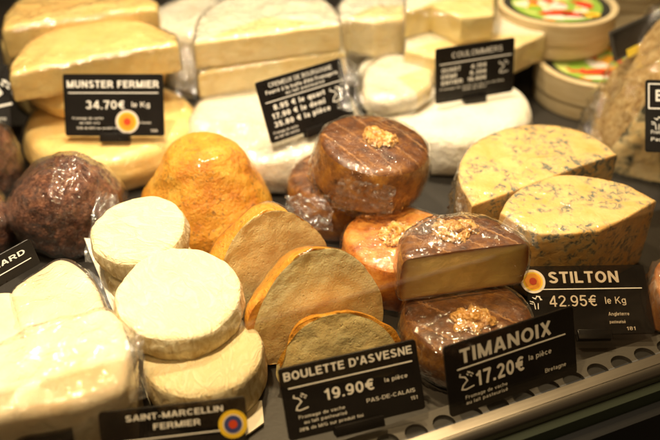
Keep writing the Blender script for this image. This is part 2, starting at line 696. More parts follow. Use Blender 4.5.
def wrap(parent, verts, mat='cling_film', grow=0.0012, voxel=0.0028, amp=0.0012, freq=55, seed=1, crumples=(), floor=True):
    """a skin of cling film: the hull of the thing, remeshed and wrinkled"""
    bm = bmesh.new()
    vs = [bm.verts.new(v) for v in verts]
    r = bmesh.ops.convex_hull(bm, input=vs)
    junk = [e for e in r['geom_interior'] if isinstance(e, bmesh.types.BMVert)]
    bmesh.ops.delete(bm, geom=list(set(junk)), context='VERTS')
    loose = [v for v in bm.verts if not v.link_faces]
    bmesh.ops.delete(bm, geom=loose, context='VERTS')
    me = bpy.data.meshes.new('hull')
    bm.to_mesh(me)
    bm.free()
    o = bpy.data.objects.new('hull', me)
    C.objects.link(o)
    md = o.modifiers.new('r', 'REMESH')
    md.mode = 'VOXEL'
    md.voxel_size = voxel
    dg = bpy.context.evaluated_depsgraph_get()
    dg.update()
    m2 = bpy.data.meshes.new_from_object(o.evaluated_get(dg))
    bpy.data.objects.remove(o)
    b = bmesh.new()
    b.from_mesh(m2)
    bmesh.ops.smooth_vert(b, verts=b.verts, factor=0.5, use_axis_x=True, use_axis_y=True, use_axis_z=True)
    b.normal_update()
    new = []
    for v in b.verts:
        q = v.co
        st = Vector((q.x, q.y * 0.6, q.z * 0.8))
        r1 = (1 - abs(nz(st, freq, seed))) ** 5
        r2 = (1 - abs(nz(st, freq * 2.3, seed + 3))) ** 4
        d = grow + amp * (r1 + 0.5 * r2)
        for (cp, cr, ca) in crumples:
            t = max(0.0, 1 - (q - Vector(cp)).length / cr)
            if t > 0:
                rr = (1 - abs(nz(q, 150, seed + 7))) ** 3 + 0.6 * (1 - abs(nz(q, 290, seed + 9))) ** 3
                d += ca * t * rr
        new.append(q + v.normal * d)
    for v, q in zip(b.verts, new):
        v.co = q
        if floor and v.co.z < 0.0002:
            v.co.z = 0.0002
    b.to_mesh(m2)
    b.free()
    m2.materials.clear()
    m2.name = 'plastic_wrap'
    return link('plastic_wrap', m2, mat, parent)


def sheet(parent, corners, nu=40, nv=24, amp=0.004, freq=90, seed=1, mat='crumpled_film', name='loose_film'):
    """a crumpled flap of film between four local points"""
    a, b, c, d = (Vector(p) for p in corners)
    nrm = (b - a).cross(d - a).normalized()
    bm = bmesh.new()
    g = []
    for j in range(nv + 1):
        row = []
        for i in range(nu + 1):
            u, v = i / nu, j / nv
            p = a.lerp(b, u).lerp(d.lerp(c, u), v)
            edge = 0.35 + 0.65 * v
            rr = (1 - abs(nz(p, freq, seed))) ** 2 - 0.5 + 0.7 * ((1 - abs(nz(p, freq * 2.2, seed + 3))) ** 2 - 0.5)
            p = p + nrm * amp * edge * rr + (b - a).normalized() * amp * 0.5 * nz(p, freq, seed + 5)
            row.append(bm.verts.new(p))
        g.append(row)
    for j in range(nv):
        for i in range(nu):
            bm.faces.new((g[j][i], g[j][i + 1], g[j + 1][i + 1], g[j + 1][i]))
    return from_bm(name, bm, mat, parent)


def walnut(parent, loc, size=0.013, seed=1, lobes=10):
    """broken kernel: a heap of smooth brain-like lobes grown into one mesh"""
    rnd = random.Random(seed)
    bm = bmesh.new()
    for k in range(lobes):
        t = bmesh.ops.create_icosphere(bm, subdivisions=4, radius=1.0)
        a = k * 2 * PI / (lobes - 1) + rnd.uniform(-.3, .3)
        rad = 0 if k == 0 else size * rnd.uniform(0.42, 0.66)
        sc = size * rnd.uniform(0.27, 0.37)
        S3 = Matrix.Diagonal((sc * 1.3, sc * 0.85, sc * 0.8)).to_3x3()
        rotm = Matrix.Rotation(rnd.uniform(0, 6.28), 3, 'Z') @ Matrix.Rotation(rnd.uniform(-0.5, 0.5), 3, 'X')
        for v in t['verts']:
            q = v.co.copy()
            rd = 1 + 0.30 * nz(q, 1.7, seed + k) - 0.30 * max(0, 1 - abs(nz(q, 1.9, seed + k + 9)) / 0.14)
            q = rotm @ (S3 @ (q * rd * 1.2))
            v.co = q + Vector((rad * math.cos(a) * 1.1, rad * math.sin(a) * 0.85, sc * (0.9 if k == 0 else rnd.uniform(.25, .6))))
    o = from_bm('walnut', bm, 'walnut_kernel', parent)
    o.location = loc
    return o


def box_bm(bm, x0, x1, y0, y1, z0, z1, bev=0.0):
    g = bmesh.ops.create_cube(bm, size=1.0)
    for v in g['verts']:
        v.co = Vector(((x0 + x1) / 2 + v.co.x * (x1 - x0), (y0 + y1) / 2 + v.co.y * (y1 - y0), (z0 + z1) / 2 + v.co.z * (z1 - z0)))
    if bev:
        es = list({e for v in g['verts'] for e in v.link_edges})
        bmesh.ops.bevel(bm, geom=es, offset=bev, segments=2, affect='EDGES', profile=0.5)


# ------------------------------------------------------------------ signs


# ------------------------------------------------------------------ a plain grotesque lettering, drawn as strokes
def arc(cx, cy, rx, ry, a0, a1, n=14):
    return [(cx + rx * math.cos(R(a0 + (a1 - a0) * i / n)), cy + ry * math.sin(R(a0 + (a1 - a0) * i / n))) for i in range(n + 1)]


def glyph(ch, t):
    h = t / 2
    lo, hi = h, 1 - h
    X = 0.72                       # x-height
    xo = X - h

    def bowl(x0, xr, y0, y1):
        ry = (y1 - y0) / 2
        xm = xr - ry * 0.95
        return [(x0, y1)] + arc(xm, (y0 + y1) / 2, xr - xm, ry, 90, -90, 12) + [(x0, y0)]

    def ring(x0, x1, y0, y1):
        a = arc((x0 + x1) / 2, (y0 + y1) / 2, (x1 - x0) / 2, (y1 - y0) / 2, 0, 360, 28)
        return a
    E = ch
    if E == 'A': return .74, [[(h * .9, 0), (.37 - h * .3, 1)], [(.74 - h * .9, 0), (.37 + h * .3, 1)], [(.17, .29), (.57, .29)]]
    if E == 'B': return .68, [[(h, 0), (h, 1)], bowl(h, .60, .53, hi), bowl(h, .66 - h + .02, lo, .53)]
    if E == 'C': return .72, [arc(.37, .5, .37 - h, .5 - h, 42, 318, 26)]
    if E == 'D': return .72, [[(h, 0), (h, 1)], [(h, hi), (.34, hi)] + arc(.34, .5, .38 - h, .5 - h, 90, -90, 18)[1:] + [(h, lo)]]
    if E in 'EÉ': return .62, [[(h, 0), (h, 1)], [(h, hi), (.61, hi)], [(h, .52), (.57, .52)], [(h, lo), (.63, lo)]]
    if E == 'F': return .58, [[(h, 0), (h, 1)], [(h, hi), (.58, hi)], [(h, .50), (.52, .50)]]
    if E == 'G': return .77, [arc(.38, .5, .38 - h, .5 - h, 45, 350, 28), [(.42, .45), (.765, .45)], [(.73 - h * .5, .45), (.73 - h * .5, .08)]]
    if E == 'I': return t, [[(h, 0), (h, 1)]]
    if E == 'K': return .70, [[(h, 0), (h, 1)], [(h, .36), (.62, 1)], [(.27, .56), (.66, 0)]]
    if E == 'L': return .56, [[(h, 0), (h, 1)], [(h, lo), (.56, lo)]]
    if E == 'M': return .84, [[(h, 0), (h, 1)], [(.84 - h, 0), (.84 - h, 1)], [(h, 1 - h * .4), (.42, .02)], [(.84 - h, 1 - h * .4), (.42, .02)]]
    if E == 'N': return .72, [[(h, 0), (h, 1)], [(.72 - h, 0), (.72 - h, 1)], [(h, .96), (.72 - h, .04)]]
    if E == 'O': return .78, [ring(h, .78 - h, lo, hi)]
    if E == 'P': return .66, [[(h, 0), (h, 1)], bowl(h, .66 - h, .44, hi)]
    if E == 'Q': return .78, [ring(h, .78 - h, lo, hi), [(.46, .26), (.74, -.04)]]
    if E == 'R': return .72, [[(h, 0), (h, 1)], bowl(h, .68 - h, .46, hi), [(.40, .46), (.66, 0)]]
    if E == 'S': return .66, [arc(.33, .735, .30 - h * .9, .265 - h, 20, 250, 18) + arc(.33, .275, .33 - h, .275 - h, 75, -165, 18)]
    if E == 'T': return .62, [[(0, hi), (.62, hi)], [(.31, 0), (.31, 1)]]
    if E == 'U': return .72, [[(h, 1), (h, .34)] + arc(.36, .34, .36 - h, .34 - h, 180, 360, 16)[1:] + [(.72 - h, 1)]]
    if E == 'V': return .68, [[(h * .8, 1), (.34, 0)], [(.68 - h * .8, 1), (.34, 0)]]
    if E == 'X': return .68, [[(h, 1), (.68 - h, 0)], [(.68 - h, 1), (h, 0)]]
    if E == '0': return .58, [ring(h, .58 - h, lo, hi)]
    if E == '1': return .44, [[(.30, 0), (.30, 1)], [(.30, .88), (.06, .72)]]
    if E == '2': return .58, [arc(.29, .70, .29 - h, .30 - h, 170, -30, 16) + [(h, lo)], [(h * .6, lo), (.57, lo)]]
    if E == '3': return .58, [arc(.28, .745, .26 - h, .255 - h, 165, -80, 16), arc(.28, .28, .29 - h, .28 - h, 82, -170, 18)]
    if E == '4': return .60, [[(.43, 0), (.43, 1)], [(.43, .96), (.05, .33)], [(.02, .27), (.60, .27)]]
    if E == '5': return .58, [[(.53, hi), (.13, hi), (.08, .50)], arc(.28, .335, .29 - h, .335 - h, 140, -165, 18)]
    if E == '6': return .58, [ring(h, .58 - h, lo, .62), arc(.32, .55, .32 - h, .45 - h, 50, 190, 14)]
    if E == '7': return .56, [[(0, hi), (.54, hi)], [(.52, .95), (.34, .5), (.22, 0)]]
    if E == '8': return .58, [ring(h * 1.2, .58 - h * 1.2, .54, hi), ring(h, .58 - h, lo, .54)]
    if E == '9': return .58, [ring(h, .58 - h, .38, hi), arc(.26, .45, .32 - h, .45 - h, 10, -130, 14)]
    if E == '€': return .66, [arc(.42, .5, .33 - h, .5 - h, 50, 310, 22), [(0, .60), (.55, .60)], [(0, .42), (.52, .42)]]
    if E == '.': return t, [[(h, 0), (h, t)]]
    if E == ',': return t, [[(h, t), (h, 0), (0, -.14)]]
    if E == "'": return t * .8, [[(h * .8, .66), (h * .8, 1)]]
    if E == '-': return .34, [[(.03, .36), (.31, .36)]]
    if E == ' ': return .26, []
    if E == 'l': return t, [[(h, 0), (h, 1)]]
    if E == 'i': return t, [[(h, 0), (h, X)], [(h, 1 - t), (h, 1)]]
    if E in 'eè':
        a = [arc(.27, X / 2, .27 - h, X / 2 - h, 0, 318, 22), [(h, X / 2), (.54 - h, X / 2)]]
        if E == 'è': a.append([(.16, 1.0), (.30, .84)])
        return .54, a
    if E == 'q': return .56, [ring(h, .56 - h, lo, xo), [(.56 - h, -.26), (.56 - h, X)]]
    if E == 'd': return .56, [ring(h, .56 - h, lo, xo), [(.56 - h, 0), (.56 - h, 1)]]
    if E == 'p': return .56, [ring(h, .56 - h, lo, xo), [(h, -.26), (h, X)]]
    if E == 'a': return .52, [arc(.26, .22, .24 - h, .22 - h, 0, 360, 20), [(.50 - h, 0), (.50 - h, .45)] + arc(.26, .46, .24 - h, X - .46 - h, 0, 155, 12)]
    if E == 'u': return .54, [[(h, X), (h, .24)] + arc(.27, .24, .27 - h, .24 - h, 180, 360, 14) + [(.54 - h, X)], [(.54 - h, 0), (.54 - h, X)]]
    if E == 'n': return .54, [[(h, 0), (h, X)], [(h, .48)] + arc(.27, .46, .27 - h, X - .46 - h, 180, 0, 14) + [(.54 - h, 0)]]
    if E == 'm': return .84, [[(h, 0), (h, X)], [(h, .50)] + arc(.25, .48, .25 - h, X - .48 - h, 180, 0, 12) + [(.50 - h, 0)],
                              [(.50 - h, .50)] + arc(.59 - h * .2, .48, .25 - h, X - .48 - h, 180, 0, 12) + [(.84 - h * 1.2, 0)]]
    if E == 'r': return .36, [[(h, 0), (h, X)], [(h, .42)] + arc(.31, .42, .31 - h, X - .42 - h, 180, 85, 8)]
    if E == 't': return .32, [[(.14, .92), (.14, .16)] + arc(.27, .16, .13, .16 - h, 180, 275, 6)[1:], [(0, X - h), (.31, X - h)]]
    if E == 'c': return .50, [arc(.27, X / 2, .27 - h, X / 2 - h, 45, 315, 20)]
    if E == 'g': return .56, [ring(h, .56 - h, lo + .02, xo), [(.56 - h, X), (.56 - h, -.06)] + arc(.28, -.06, .28 - h, .20 - h, 0, -160, 10)[1:]]
    if E in 'oôO': return .56, [ring(h, .56 - h, lo, xo)]
    if E in 'éà':
        w_, g_ = glyph({'é': 'e', 'à': 'a'}[E], t)
        return w_, g_ + [[(.22, .84), (.36, 1.0)] if E == 'é' else [(.16, 1.0), (.30, .84)]]
    if E == 's': return .48, [arc(.24, .53, .21 - h * .8, .19 - h, 20, 250, 14) + arc(.24, .20, .24 - h, .20 - h, 75, -165, 14)]
    if E == 'h': return .54, [[(h, 0), (h, 1)], [(h, .48)] + arc(.27, .46, .27 - h, X - .46 - h, 180, 0, 14) + [(.54 - h, 0)]]
    if E == 'b': return .56, [ring(h, .56 - h, lo, xo), [(h, 0), (h, 1)]]
    if E == 'v': return .50, [[(h * .7, X), (.25, 0)], [(.50 - h * .7, X), (.25, 0)]]
    if E == 'f': return .32, [[(.14, 0), (.14, .82)] + arc(.28, .82, .14, .18 - h, 180, 95, 6)[1:], [(0, X - h), (.31, X - h)]]
    if E == '/': return .34, [[(.02, 0), (.32, 1)]]
    if E == '%': return .80, [ring(h, .34, .55, hi), ring(.46, .80 - h, lo, .45), [(.20, 0), (.60, 1)]]
    return None


def strip_stroke(bm, pts, t, z):
    n = len(pts)
    L, Rr = [], []
    closed = n > 6 and math.hypot(pts[0][0] - pts[-1][0], pts[0][1] - pts[-1][1]) < 1e-5
    for i in range(n):
        p = Vector(pts[i])
        a = Vector(pts[i - 1]) if i > 0 else (Vector(pts[-2]) if closed else None)
        b = Vector(pts[i + 1]) if i < n - 1 else (Vector(pts[1]) if closed else None)
        d1 = (p - a).normalized() if a is not None else (b - p).normalized()
        d2 = (b - p).normalized() if b is not None else d1
        d = (d1 + d2)
        d = d.normalized() if d.length > 1e-6 else d1
        nn = Vector((-d.y, d.x))
        c = max(0.5, abs(nn.dot(Vector((-d1.y, d1.x)))))
        q = nn * (t / 2 / c)
        L.append(bm.verts.new((p.x + q.x, p.y + q.y, z)))
        Rr.append(bm.verts.new((p.x - q.x, p.y - q.y, z)))
    for i in range(n - 1):
        bm.faces.new((Rr[i], Rr[i + 1], L[i + 1], L[i]))


def text_mesh(s, size, bold=0.0, align='LEFT'):
    """size = 1/0.7 of the cap height; returns a flat mesh of strokes"""
    cap = size * 0.70
    t = 0.125 + bold * 6.5
    bm = bmesh.new()
    x = 0.0
    k = 0
    for ch in s:
        g = glyph(ch, t) or glyph(ch.upper(), t) or (.5, [[(.06, t / 2), (.06, .7)], [(.06, .66), (.42, .66)], [(.42, .7), (.42, 0)]])
        wd, strokes = g
        for st in strokes:
            strip_stroke(bm, [((x + a) * cap, b * cap) for a, b in st], t * cap, 0.000014 * (k % 7))
            k += 1
        x += wd + 0.13
    bmesh.ops.recalc_face_normals(bm, faces=bm.faces)
    for f in bm.faces:
        if f.normal.z < 0:
            f.normal_flip()
    me = bpy.data.meshes.new('t')
    bm.to_mesh(me)
    bm.free()
    return me


def lettering(name, parent, items, w, h, zt, mat='white_print'):
    """items: (text, x, y, cap height, bold, align, max width) in fractions of the sign"""
    bm = bmesh.new()
    for it in items:
        s, x, y, ch, bold, al = it[:6]
        me = text_mesh(s, ch * h / 0.70, bold, 'LEFT')
        xs = [v.co.x for v in me.vertices]
        sx = 1.0
        wid = max(xs) - min(xs)
        if len(it) > 6:
            sx = it[6] * w / wid
        off = {'LEFT': -min(xs) * sx, 'CENTER': -(min(xs) + wid / 2) * sx, 'RIGHT': -max(xs) * sx}[al]
        for v in me.vertices:
            v.co = Vector((v.co.x * sx + off + (x - 0.5) * w, v.co.y + y * h, v.co.z + zt + 0.00016))
        bm.from_mesh(me)
        bpy.data.meshes.remove(me)
    return from_bm(name, bm, mat, parent, smooth=False, recalc=False)


def stroke_bm(bm, pts, wd, z):
    for (x0, y0), (x1, y1) in zip(pts, pts[1:]):
        d = Vector((x1 - x0, y1 - y0))
        if d.length == 0:
            continue
        nrm = Vector((-d.y, d.x)).normalized() * wd / 2
        e = d.normalized() * wd * 0.3
        q = [(x0 - e.x + nrm.x, y0 - e.y + nrm.y), (x0 - e.x - nrm.x, y0 - e.y - nrm.y),
             (x1 + e.x - nrm.x, y1 + e.y - nrm.y), (x1 + e.x + nrm.x, y1 + e.y + nrm.y)]
        lo = [bm.verts.new((a, b, z)) for a, b in q]
        z += 0.000012
        bm.faces.new(lo)
    return z


def emblem(parent, cx, cy, s, zt, kind='bust'):
    """small chalk-like drawing: a bent stroke with a tuft of short marks"""
    bm = bmesh.new()
    z = zt + 0.0003
    if kind == 'bust':
        z = stroke_bm(bm, [(cx - .45 * s, cy + .42 * s), (cx - .1 * s, cy + .30 * s), (cx + .05 * s, cy + .05 * s), (cx - .28 * s, cy - .22 * s),
                           (cx - .38 * s, cy - .45 * s), (cx - .1 * s, cy - .52 * s), (cx + .45 * s, cy - .42 * s)], .09 * s, z)
        z = stroke_bm(bm, [(cx - .45 * s, cy + .42 * s), (cx - .40 * s, cy + .58 * s)], .08 * s, z)
        for (dx, dy) in ((.05, .48), (.22, .58), (.38, .46), (.28, .34), (.12, .62)):
            z = stroke_bm(bm, [(cx + dx * s, cy + dy * s), (cx + (dx + .08) * s, cy + (dy - .10) * s)], .07 * s, z)
    else:
        for k in range(9):
            a = k * 0.7
            z = stroke_bm(bm, [(cx + .5 * s * math.cos(a), cy + .28 * s * math.sin(a * 1.7)), (cx + .28 * s * math.cos(a + .6), cy + .34 * s * math.sin(a * 1.3 + 1))], .06 * s, z)
        z = stroke_bm(bm, [(cx - .15 * s, cy - .3 * s), (cx - .1 * s, cy - .75 * s)], .07 * s, z)
        z = stroke_bm(bm, [(cx + .15 * s, cy - .3 * s), (cx + .12 * s, cy - .75 * s)], .07 * s, z)
    return from_bm('emblem', bm, 'white_print', parent, smooth=False)


def seal(parent, cx, cy, r, zt, cols):
    root = None
    for i, (f, m) in enumerate(cols):
        bm = bmesh.new()
        bmesh.ops.create_circle(bm, cap_ends=True, segments=40, radius=r * f)
        for v in bm.verts:
            v.co += Vector((cx, cy, zt + 0.0004 + i * 0.00015))
        o = from_bm('seal' if i == 0 else 'seal_ring', bm, m, root or parent, smooth=False)
        root = root or o
    return root


def sign_frame(bl, br, tl, zl, zr=None, tmax=75):
    """rectangle through two foot points, its lean and height fitted to the upper corner"""
    A = at(bl[0], bl[1], zl)
    B = at(br[0], br[1], zl if zr is None else zr)
    X = (B - A).normalized()
    up0 = (Vector((0, 0, 1)) - X * X.z).normalized()
    back = up0.cross(X).normalized()
    if back.y < 0:
        back = -back
    best = None
    for ti in range(-30, tmax):
        t = R(ti)
        U = up0 * math.cos(t) + back * math.sin(t)
        for hi in range(20, 160):
            hh = hi * 0.0006
            q = proj(A + U * hh)
            e = (q[0] - tl[0]) ** 2 + (q[1] - tl[1]) ** 2
            if best is None or e < best[0]:
                best = (e, ti, hh, U)
    U = best[3]
    Z = X.cross(U)
    mid = (A + B) / 2
    m = Matrix((X.to_4d(), U.to_4d(), Z.to_4d(), (0, 0, 0, 1))).transposed()
    m.translation = mid
    m[3][0] = m[3][1] = m[3][2] = 0
    m[3][3] = 1
    print('SIGN', bl, 'tilt', best[1], 'h', round(best[2], 4), 'w', round((B - A).length, 4), 'err', round(best[0] ** .5, 2), 'foot', [round(c, 3) for c in mid])
    return m, (B - A).length, best[2]


def price_sign(label, bl, br, tl, zl, zr=None, board='black_plastic', name='price_sign', clip=0.3, clip_drop=0.005, tmax=75):
    m, wd, ht = sign_frame(bl, br, tl, zl, zr, tmax)
    o = thing(name, label, 'price sign', group='black price signs')
    o.matrix_world = m
    T = 0.0016
    bm = bmesh.new()
    rc = 0.0022
    pts = []
    for cx, cy, a0 in ((wd / 2 - rc, ht - rc, 0), (-wd / 2 + rc, ht - rc, 90), (-wd / 2 + rc, rc, 180), (wd / 2 - rc, rc, 270)):
        for k in range(6):
            a = R(a0 + 18 * k)
            pts.append((cx + rc * math.cos(a), cy + rc * math.sin(a)))
    f = bm.faces.new([bm.verts.new((x, y, 0)) for x, y in pts])
    ex = bmesh.ops.extrude_face_region(bm, geom=[f])
    for v in ex['geom']:
        if isinstance(v, bmesh.types.BMVert):
            v.co.z = T
    es = [e for e in bm.edges if all(abs(v.co.z - T) < 1e-6 for v in e.verts)]
    bmesh.ops.bevel(bm, geom=es, offset=0.0003, segments=1, affect='EDGES')
    from_bm('board', bm, board, o, angle=30)
    if clip:
        cw = wd * clip
        bm = bmesh.new()
        box_bm(bm, -cw / 2, cw / 2, -clip_drop, 0.003, T + 0.0002, T + 0.0030, 0.0006)
        box_bm(bm, -cw / 2, cw / 2, -clip_drop, 0.003, -0.0032, -0.0002, 0.0006)
        box_bm(bm, -cw / 2 + 0.0006, cw / 2 - 0.0006, -clip_drop + 0.0004, -0.0004, -0.001, T + 0.001)
        from_bm('clip', bm, board, o, angle=30)
    return o, wd, ht, T


def rule(parent, x0, x1, y, th, w, h, T):
    bm = bmesh.new()
    box_bm(bm, (x0 - .5) * w, (x1 - .5) * w, y * h, y * h + th, T + 0.00005, T + 0.0003)
    return from_bm('rule_line', bm, 'white_print', parent, smooth=False)


AOP = [(1.0, 'cream_ring'), (0.80, 'yellow_print'), (0.66, 'orange_print'), (0.30, 'red_print')]
IGP = [(1.0, 'yellow_print'), (0.70, 'cream_ring'), (0.62, 'blue_print'), (0.30, 'red_print')]

# ------------------------------------------------------------------ setting: deck, front edge
RA = at(435, 429, 0.010)
RB = at(660, 352, 0.010)
RU = (RB - RA)
YAW = math.atan2(RU.y, RU.x)


def case_frame(o, z=0.0):
    o.location = (RA.x, RA.y, z)
    o.rotation_euler = (0, 0, YAW)


bm = bmesh.new()
box_bm(bm, -1.2, 1.2, 0.0, 1.6, -0.02, 0.0)
deck = from_bm('display_deck', bm, 'slate_black_deck', smooth=False)
case_frame(deck)
deck['kind'] = 'structure'
bm = bmesh.new()
box_bm(bm, -2.5, 2.5, 0, 0.02, -0.3, 1.6)
back = from_bm('back_wall', bm, 'dark_back_panel', smooth=False)
back.location = (0, 1.55, 0)
back['kind'] = 'structure'
bm = bmesh.new()
box_bm(bm, -3, 3, -2.5, 0.30, -0.42, -0.40)
fl = from_bm('floor', bm, 'black_paint', smooth=False)
fl['kind'] = 'structure'

front = thing('case_front', 'aluminium front rail of the display case with perforated strip', 'display case')
case_frame(front)
# perforated strip along the deck's front edge: a row of round holes
bm = bmesh.new()
pitch, hr, y0, y1, zt = 0.0199, 0.0076, -0.0040, 0.0180, 0.0046
yc = 0.0050
i0, i1 = -20, 22
PH = at(596, 369, zt) - RA
PHO = PH.x * math.cos(YAW) + PH.y * math.sin(YAW)
PHO -= pitch * round(PHO / pitch)
for i in range(i0, i1):
    cx = PHO + i * pitch
    angs = sorted([2 * PI * k / 24 for k in range(24)] + [math.atan2(dy, dx) % (2 * PI) for dx in (-pitch / 2, pitch / 2) for dy in (y1 - yc, y0 - yc)])
    seg = len(angs)
    hole = [bm.verts.new((cx + hr * math.cos(a), yc + hr * math.sin(a), zt)) for a in angs]
    low = [bm.verts.new((v.co.x, v.co.y, zt - 0.0028)) for v in hole]
    outer = []
    for a in angs:
        c, s = math.cos(a), math.sin(a)
        sx = (pitch / 2) / abs(c) if abs(c) > 1e-6 else 9
        sy = ((y1 - yc) if s > 0 else (yc - y0)) / abs(s) if abs(s) > 1e-6 else 9
        q = min(sx, sy)
        outer.append(bm.verts.new((cx + c * q, yc + s * q, zt)))
    for k in range(seg):
        j = (k + 1) % seg
        bm.faces.new((hole[k], hole[j], outer[j], outer[k]))
        bm.faces.new((hole[j], hole[k], low[k], low[j]))
    bm.faces.new(low)
# flanges
for (ya, za, yb, zb) in ((y1, zt, y1, 0.0004), (y0, zt, y0, 0.0004)):
    xa, xb = i0 * pitch - pitch / 2, i1 * pitch
    bm.faces.new([bm.verts.new(p) for p in ((xa, ya, za), (xb, ya, za), (xb, yb, zb), (xa, yb, zb))])
strip = from_bm('perforated_strip', bm, 'dull_grey_metal', front, smooth=False)
bmx = bmesh.new()
for i in range(i0, i1):
    bmesh.ops.create_circle(bmx, cap_ends=True, segments=24, radius=hr * 0.97, matrix=Matrix.Translation((PHO + i * pitch, yc, zt - 0.0026)))
from_bm('vent_holes', bmx, 'black_paint', front, smooth=False)


def extrude_profile(name, prof, mat, parent, x0=-1.2, x1=1.2, smooth=True):
    bm = bmesh.new()
    a = [bm.verts.new((x0, y, z)) for y, z in prof]
    b = [bm.verts.new((x1, y, z)) for y, z in prof]
    n = len(prof)
    for i in range(n):
        j = (i + 1) % n
        bm.faces.new((a[i], b[i], b[j], a[j]))
    bm.faces.new(a)
    bm.faces.new(list(reversed(b)))
    return from_bm(name, bm, mat, parent, smooth, angle=35)


prof = [(-0.0005, -0.03), (-0.0005, 0.0095), (-0.001, 0.010)]
prof += [(-0.0085, 0.010)]
for k in range(7):
    a = R(90 + 15 * k)
    prof.append((-0.0085 + 0.006 * math.cos(a), 0.0035 + 0.006 * math.sin(a)))
prof += [(-0.0145, -0.03)]
extrude_profile('rail', prof, 'brushed_aluminium', front)
extrude_profile('rubber_seal', [(-0.0150, -0.032), (-0.0150, -0.001), (-0.0165, 0.0), (-0.0205, -0.002), (-0.021, -0.032)], 'dark_green_rubber', front)
extrude_profile('front_panel', [(-0.0215, -0.40), (-0.0215, -0.012), (-0.0300, -0.014), (-0.0300, -0.40)], 'black_paint', front, smooth=False)
glass = None
bm = bmesh.new()
box_bm(bm, -1.1, 1.1, 0.0000, 0.0012, 0.0102, 0.140)
glass = from_bm('glass_pane', bm, 'smoked_glass', smooth=False)
case_frame(glass)
glass['label'] = 'low clear front glass standing on the aluminium rail'
glass['category'] = 'glass pane'


# ------------------------------------------------------------------ cheeses
def tilt_rot(toward=0.0, roll=0.0, yaw=0.0):
    return (Matrix.Rotation(R(toward), 3, 'X') @ Matrix.Rotation(R(roll), 3, 'Y') @ Matrix.Rotation(R(yaw), 3, 'Z')).to_euler()


def placed(name, label, cat, px, py, ztop, thick, rot=(0, 0, 0), group=None):
    """thing whose top-face centre is seen at a pixel at height ztop"""
    e = tilt_rot(*rot)
    ax = e.to_matrix() @ Vector((0, 0, 1))
    p = at(px, py, ztop) - ax * thick
    return thing(name, label, cat, p, e, group)


GW = 'walnut-topped brown cheeses'


def walnut_round(label, px, py, ztop, r, h, rot, seed, top='dark_brown_striped_rind', side='amber_brown_rind', wl=(0, 0.0), ws=0.0165, crum=(), nut=True, film_='cling_film'):
    o = placed('walnut_cheese', label, 'cheese', px, py, ztop, h, rot, GW)
    v = body(o, circle(r, 110, irr=0.012, seed=seed), pill(r, h, 0.006, 0.006, dome=0.0008, bulge=0.0018),
             {'top': ('top_rind', top), 'rind': ('side_rind', side)}, amp=0.0007, freq=60, seed=seed, dent=0.0012)
    if nut:
        walnut(o, (wl[0], wl[1], h - 0.0015), ws, seed)
        v = v + [Vector((wl[0] + ws * .8 * math.cos(a), wl[1] + ws * .8 * math.sin(a), h + 0.004)) for a in (0, 1, 2, 3, 4, 5, 6)]
    wrap(o, v, film_, seed=seed, crumples=crum, amp=0.0010, voxel=0.0017)
    return o


walnut_round('whole brown cheese with walnuts balanced on top of two others', 375, 142, 0.0845, 0.0445, 0.0405, (2, 7, 0), 3,
             wl=(0.002, 0.004), crum=[((-0.012, -0.040, 0.014), 0.030, 0.0075), ((0.012, -0.042, 0.008), 0.022, 0.006), ((-0.040, -0.015, 0.012), 0.022, 0.005)])
walnut_round('round orange-brown walnut cheese under the tall whole one', 400, 236, 0.042, 0.0425, 0.042, (0, 0, 30), 5,
             top='orange_amber_rind', side='orange_amber_rind', wl=(-0.002, 0.002), crum=[((0.0, -0.04, 0.008), 0.03, 0.004)])
walnut_round('dark brown cheese mostly hidden behind the stacked walnut cheeses', 338, 172, 0.045, 0.0425, 0.044, (0, -4, 70), 8, crum=[((-0.03, -0.03, 0.01), 0.03, 0.004)], nut=False)
walnut_round('whole dark walnut cheese behind the 17,20 sign, under the half', 468, 313, 0.034, 0.0445, 0.033, (0, 0, 15), 11,
             wl=(-0.001, -0.009), ws=0.0150, film_='glossy_cling_film', crum=[((-0.04, -0.02, 0.03), 0.03, 0.004)])

# the half with its cut face forward
p = at(467, 251, 0.0735)
o = thing('walnut_cheese', 'cut half of a brown walnut cheese showing its tan paste', 'cheese', (p.x, p.y, 0.0375), (0, 0, R(12)), GW)
hv = body(o, half_disc(0.0455, irr=0.01, seed=4), pill(0.0455, 0.036, 0.003, 0.006, dome=0.001, bulge=0.001),
          {'top': ('top_rind', 'dark_brown_striped_rind'), 'rind': ('side_rind', 'amber_brown_rind'), 'cut': ('paste', 'amber_edged_paste')},
          amp=0.0006, freq=60, seed=6, cut_amp=0.0003)
walnut(o, (-0.002, 0.021, 0.0345), 0.0155, 21)
hv2 = hv + [Vector((-0.002 + 0.01 * math.cos(a), 0.019 + 0.01 * math.sin(a), 0.0415)) for a in range(7)]
wrap(o, hv2, 'glossy_cling_film', seed=9, amp=0.0014, freq=38, voxel=0.0020, crumples=[((-0.02, 0.02, 0.038), 0.03, 0.002)])

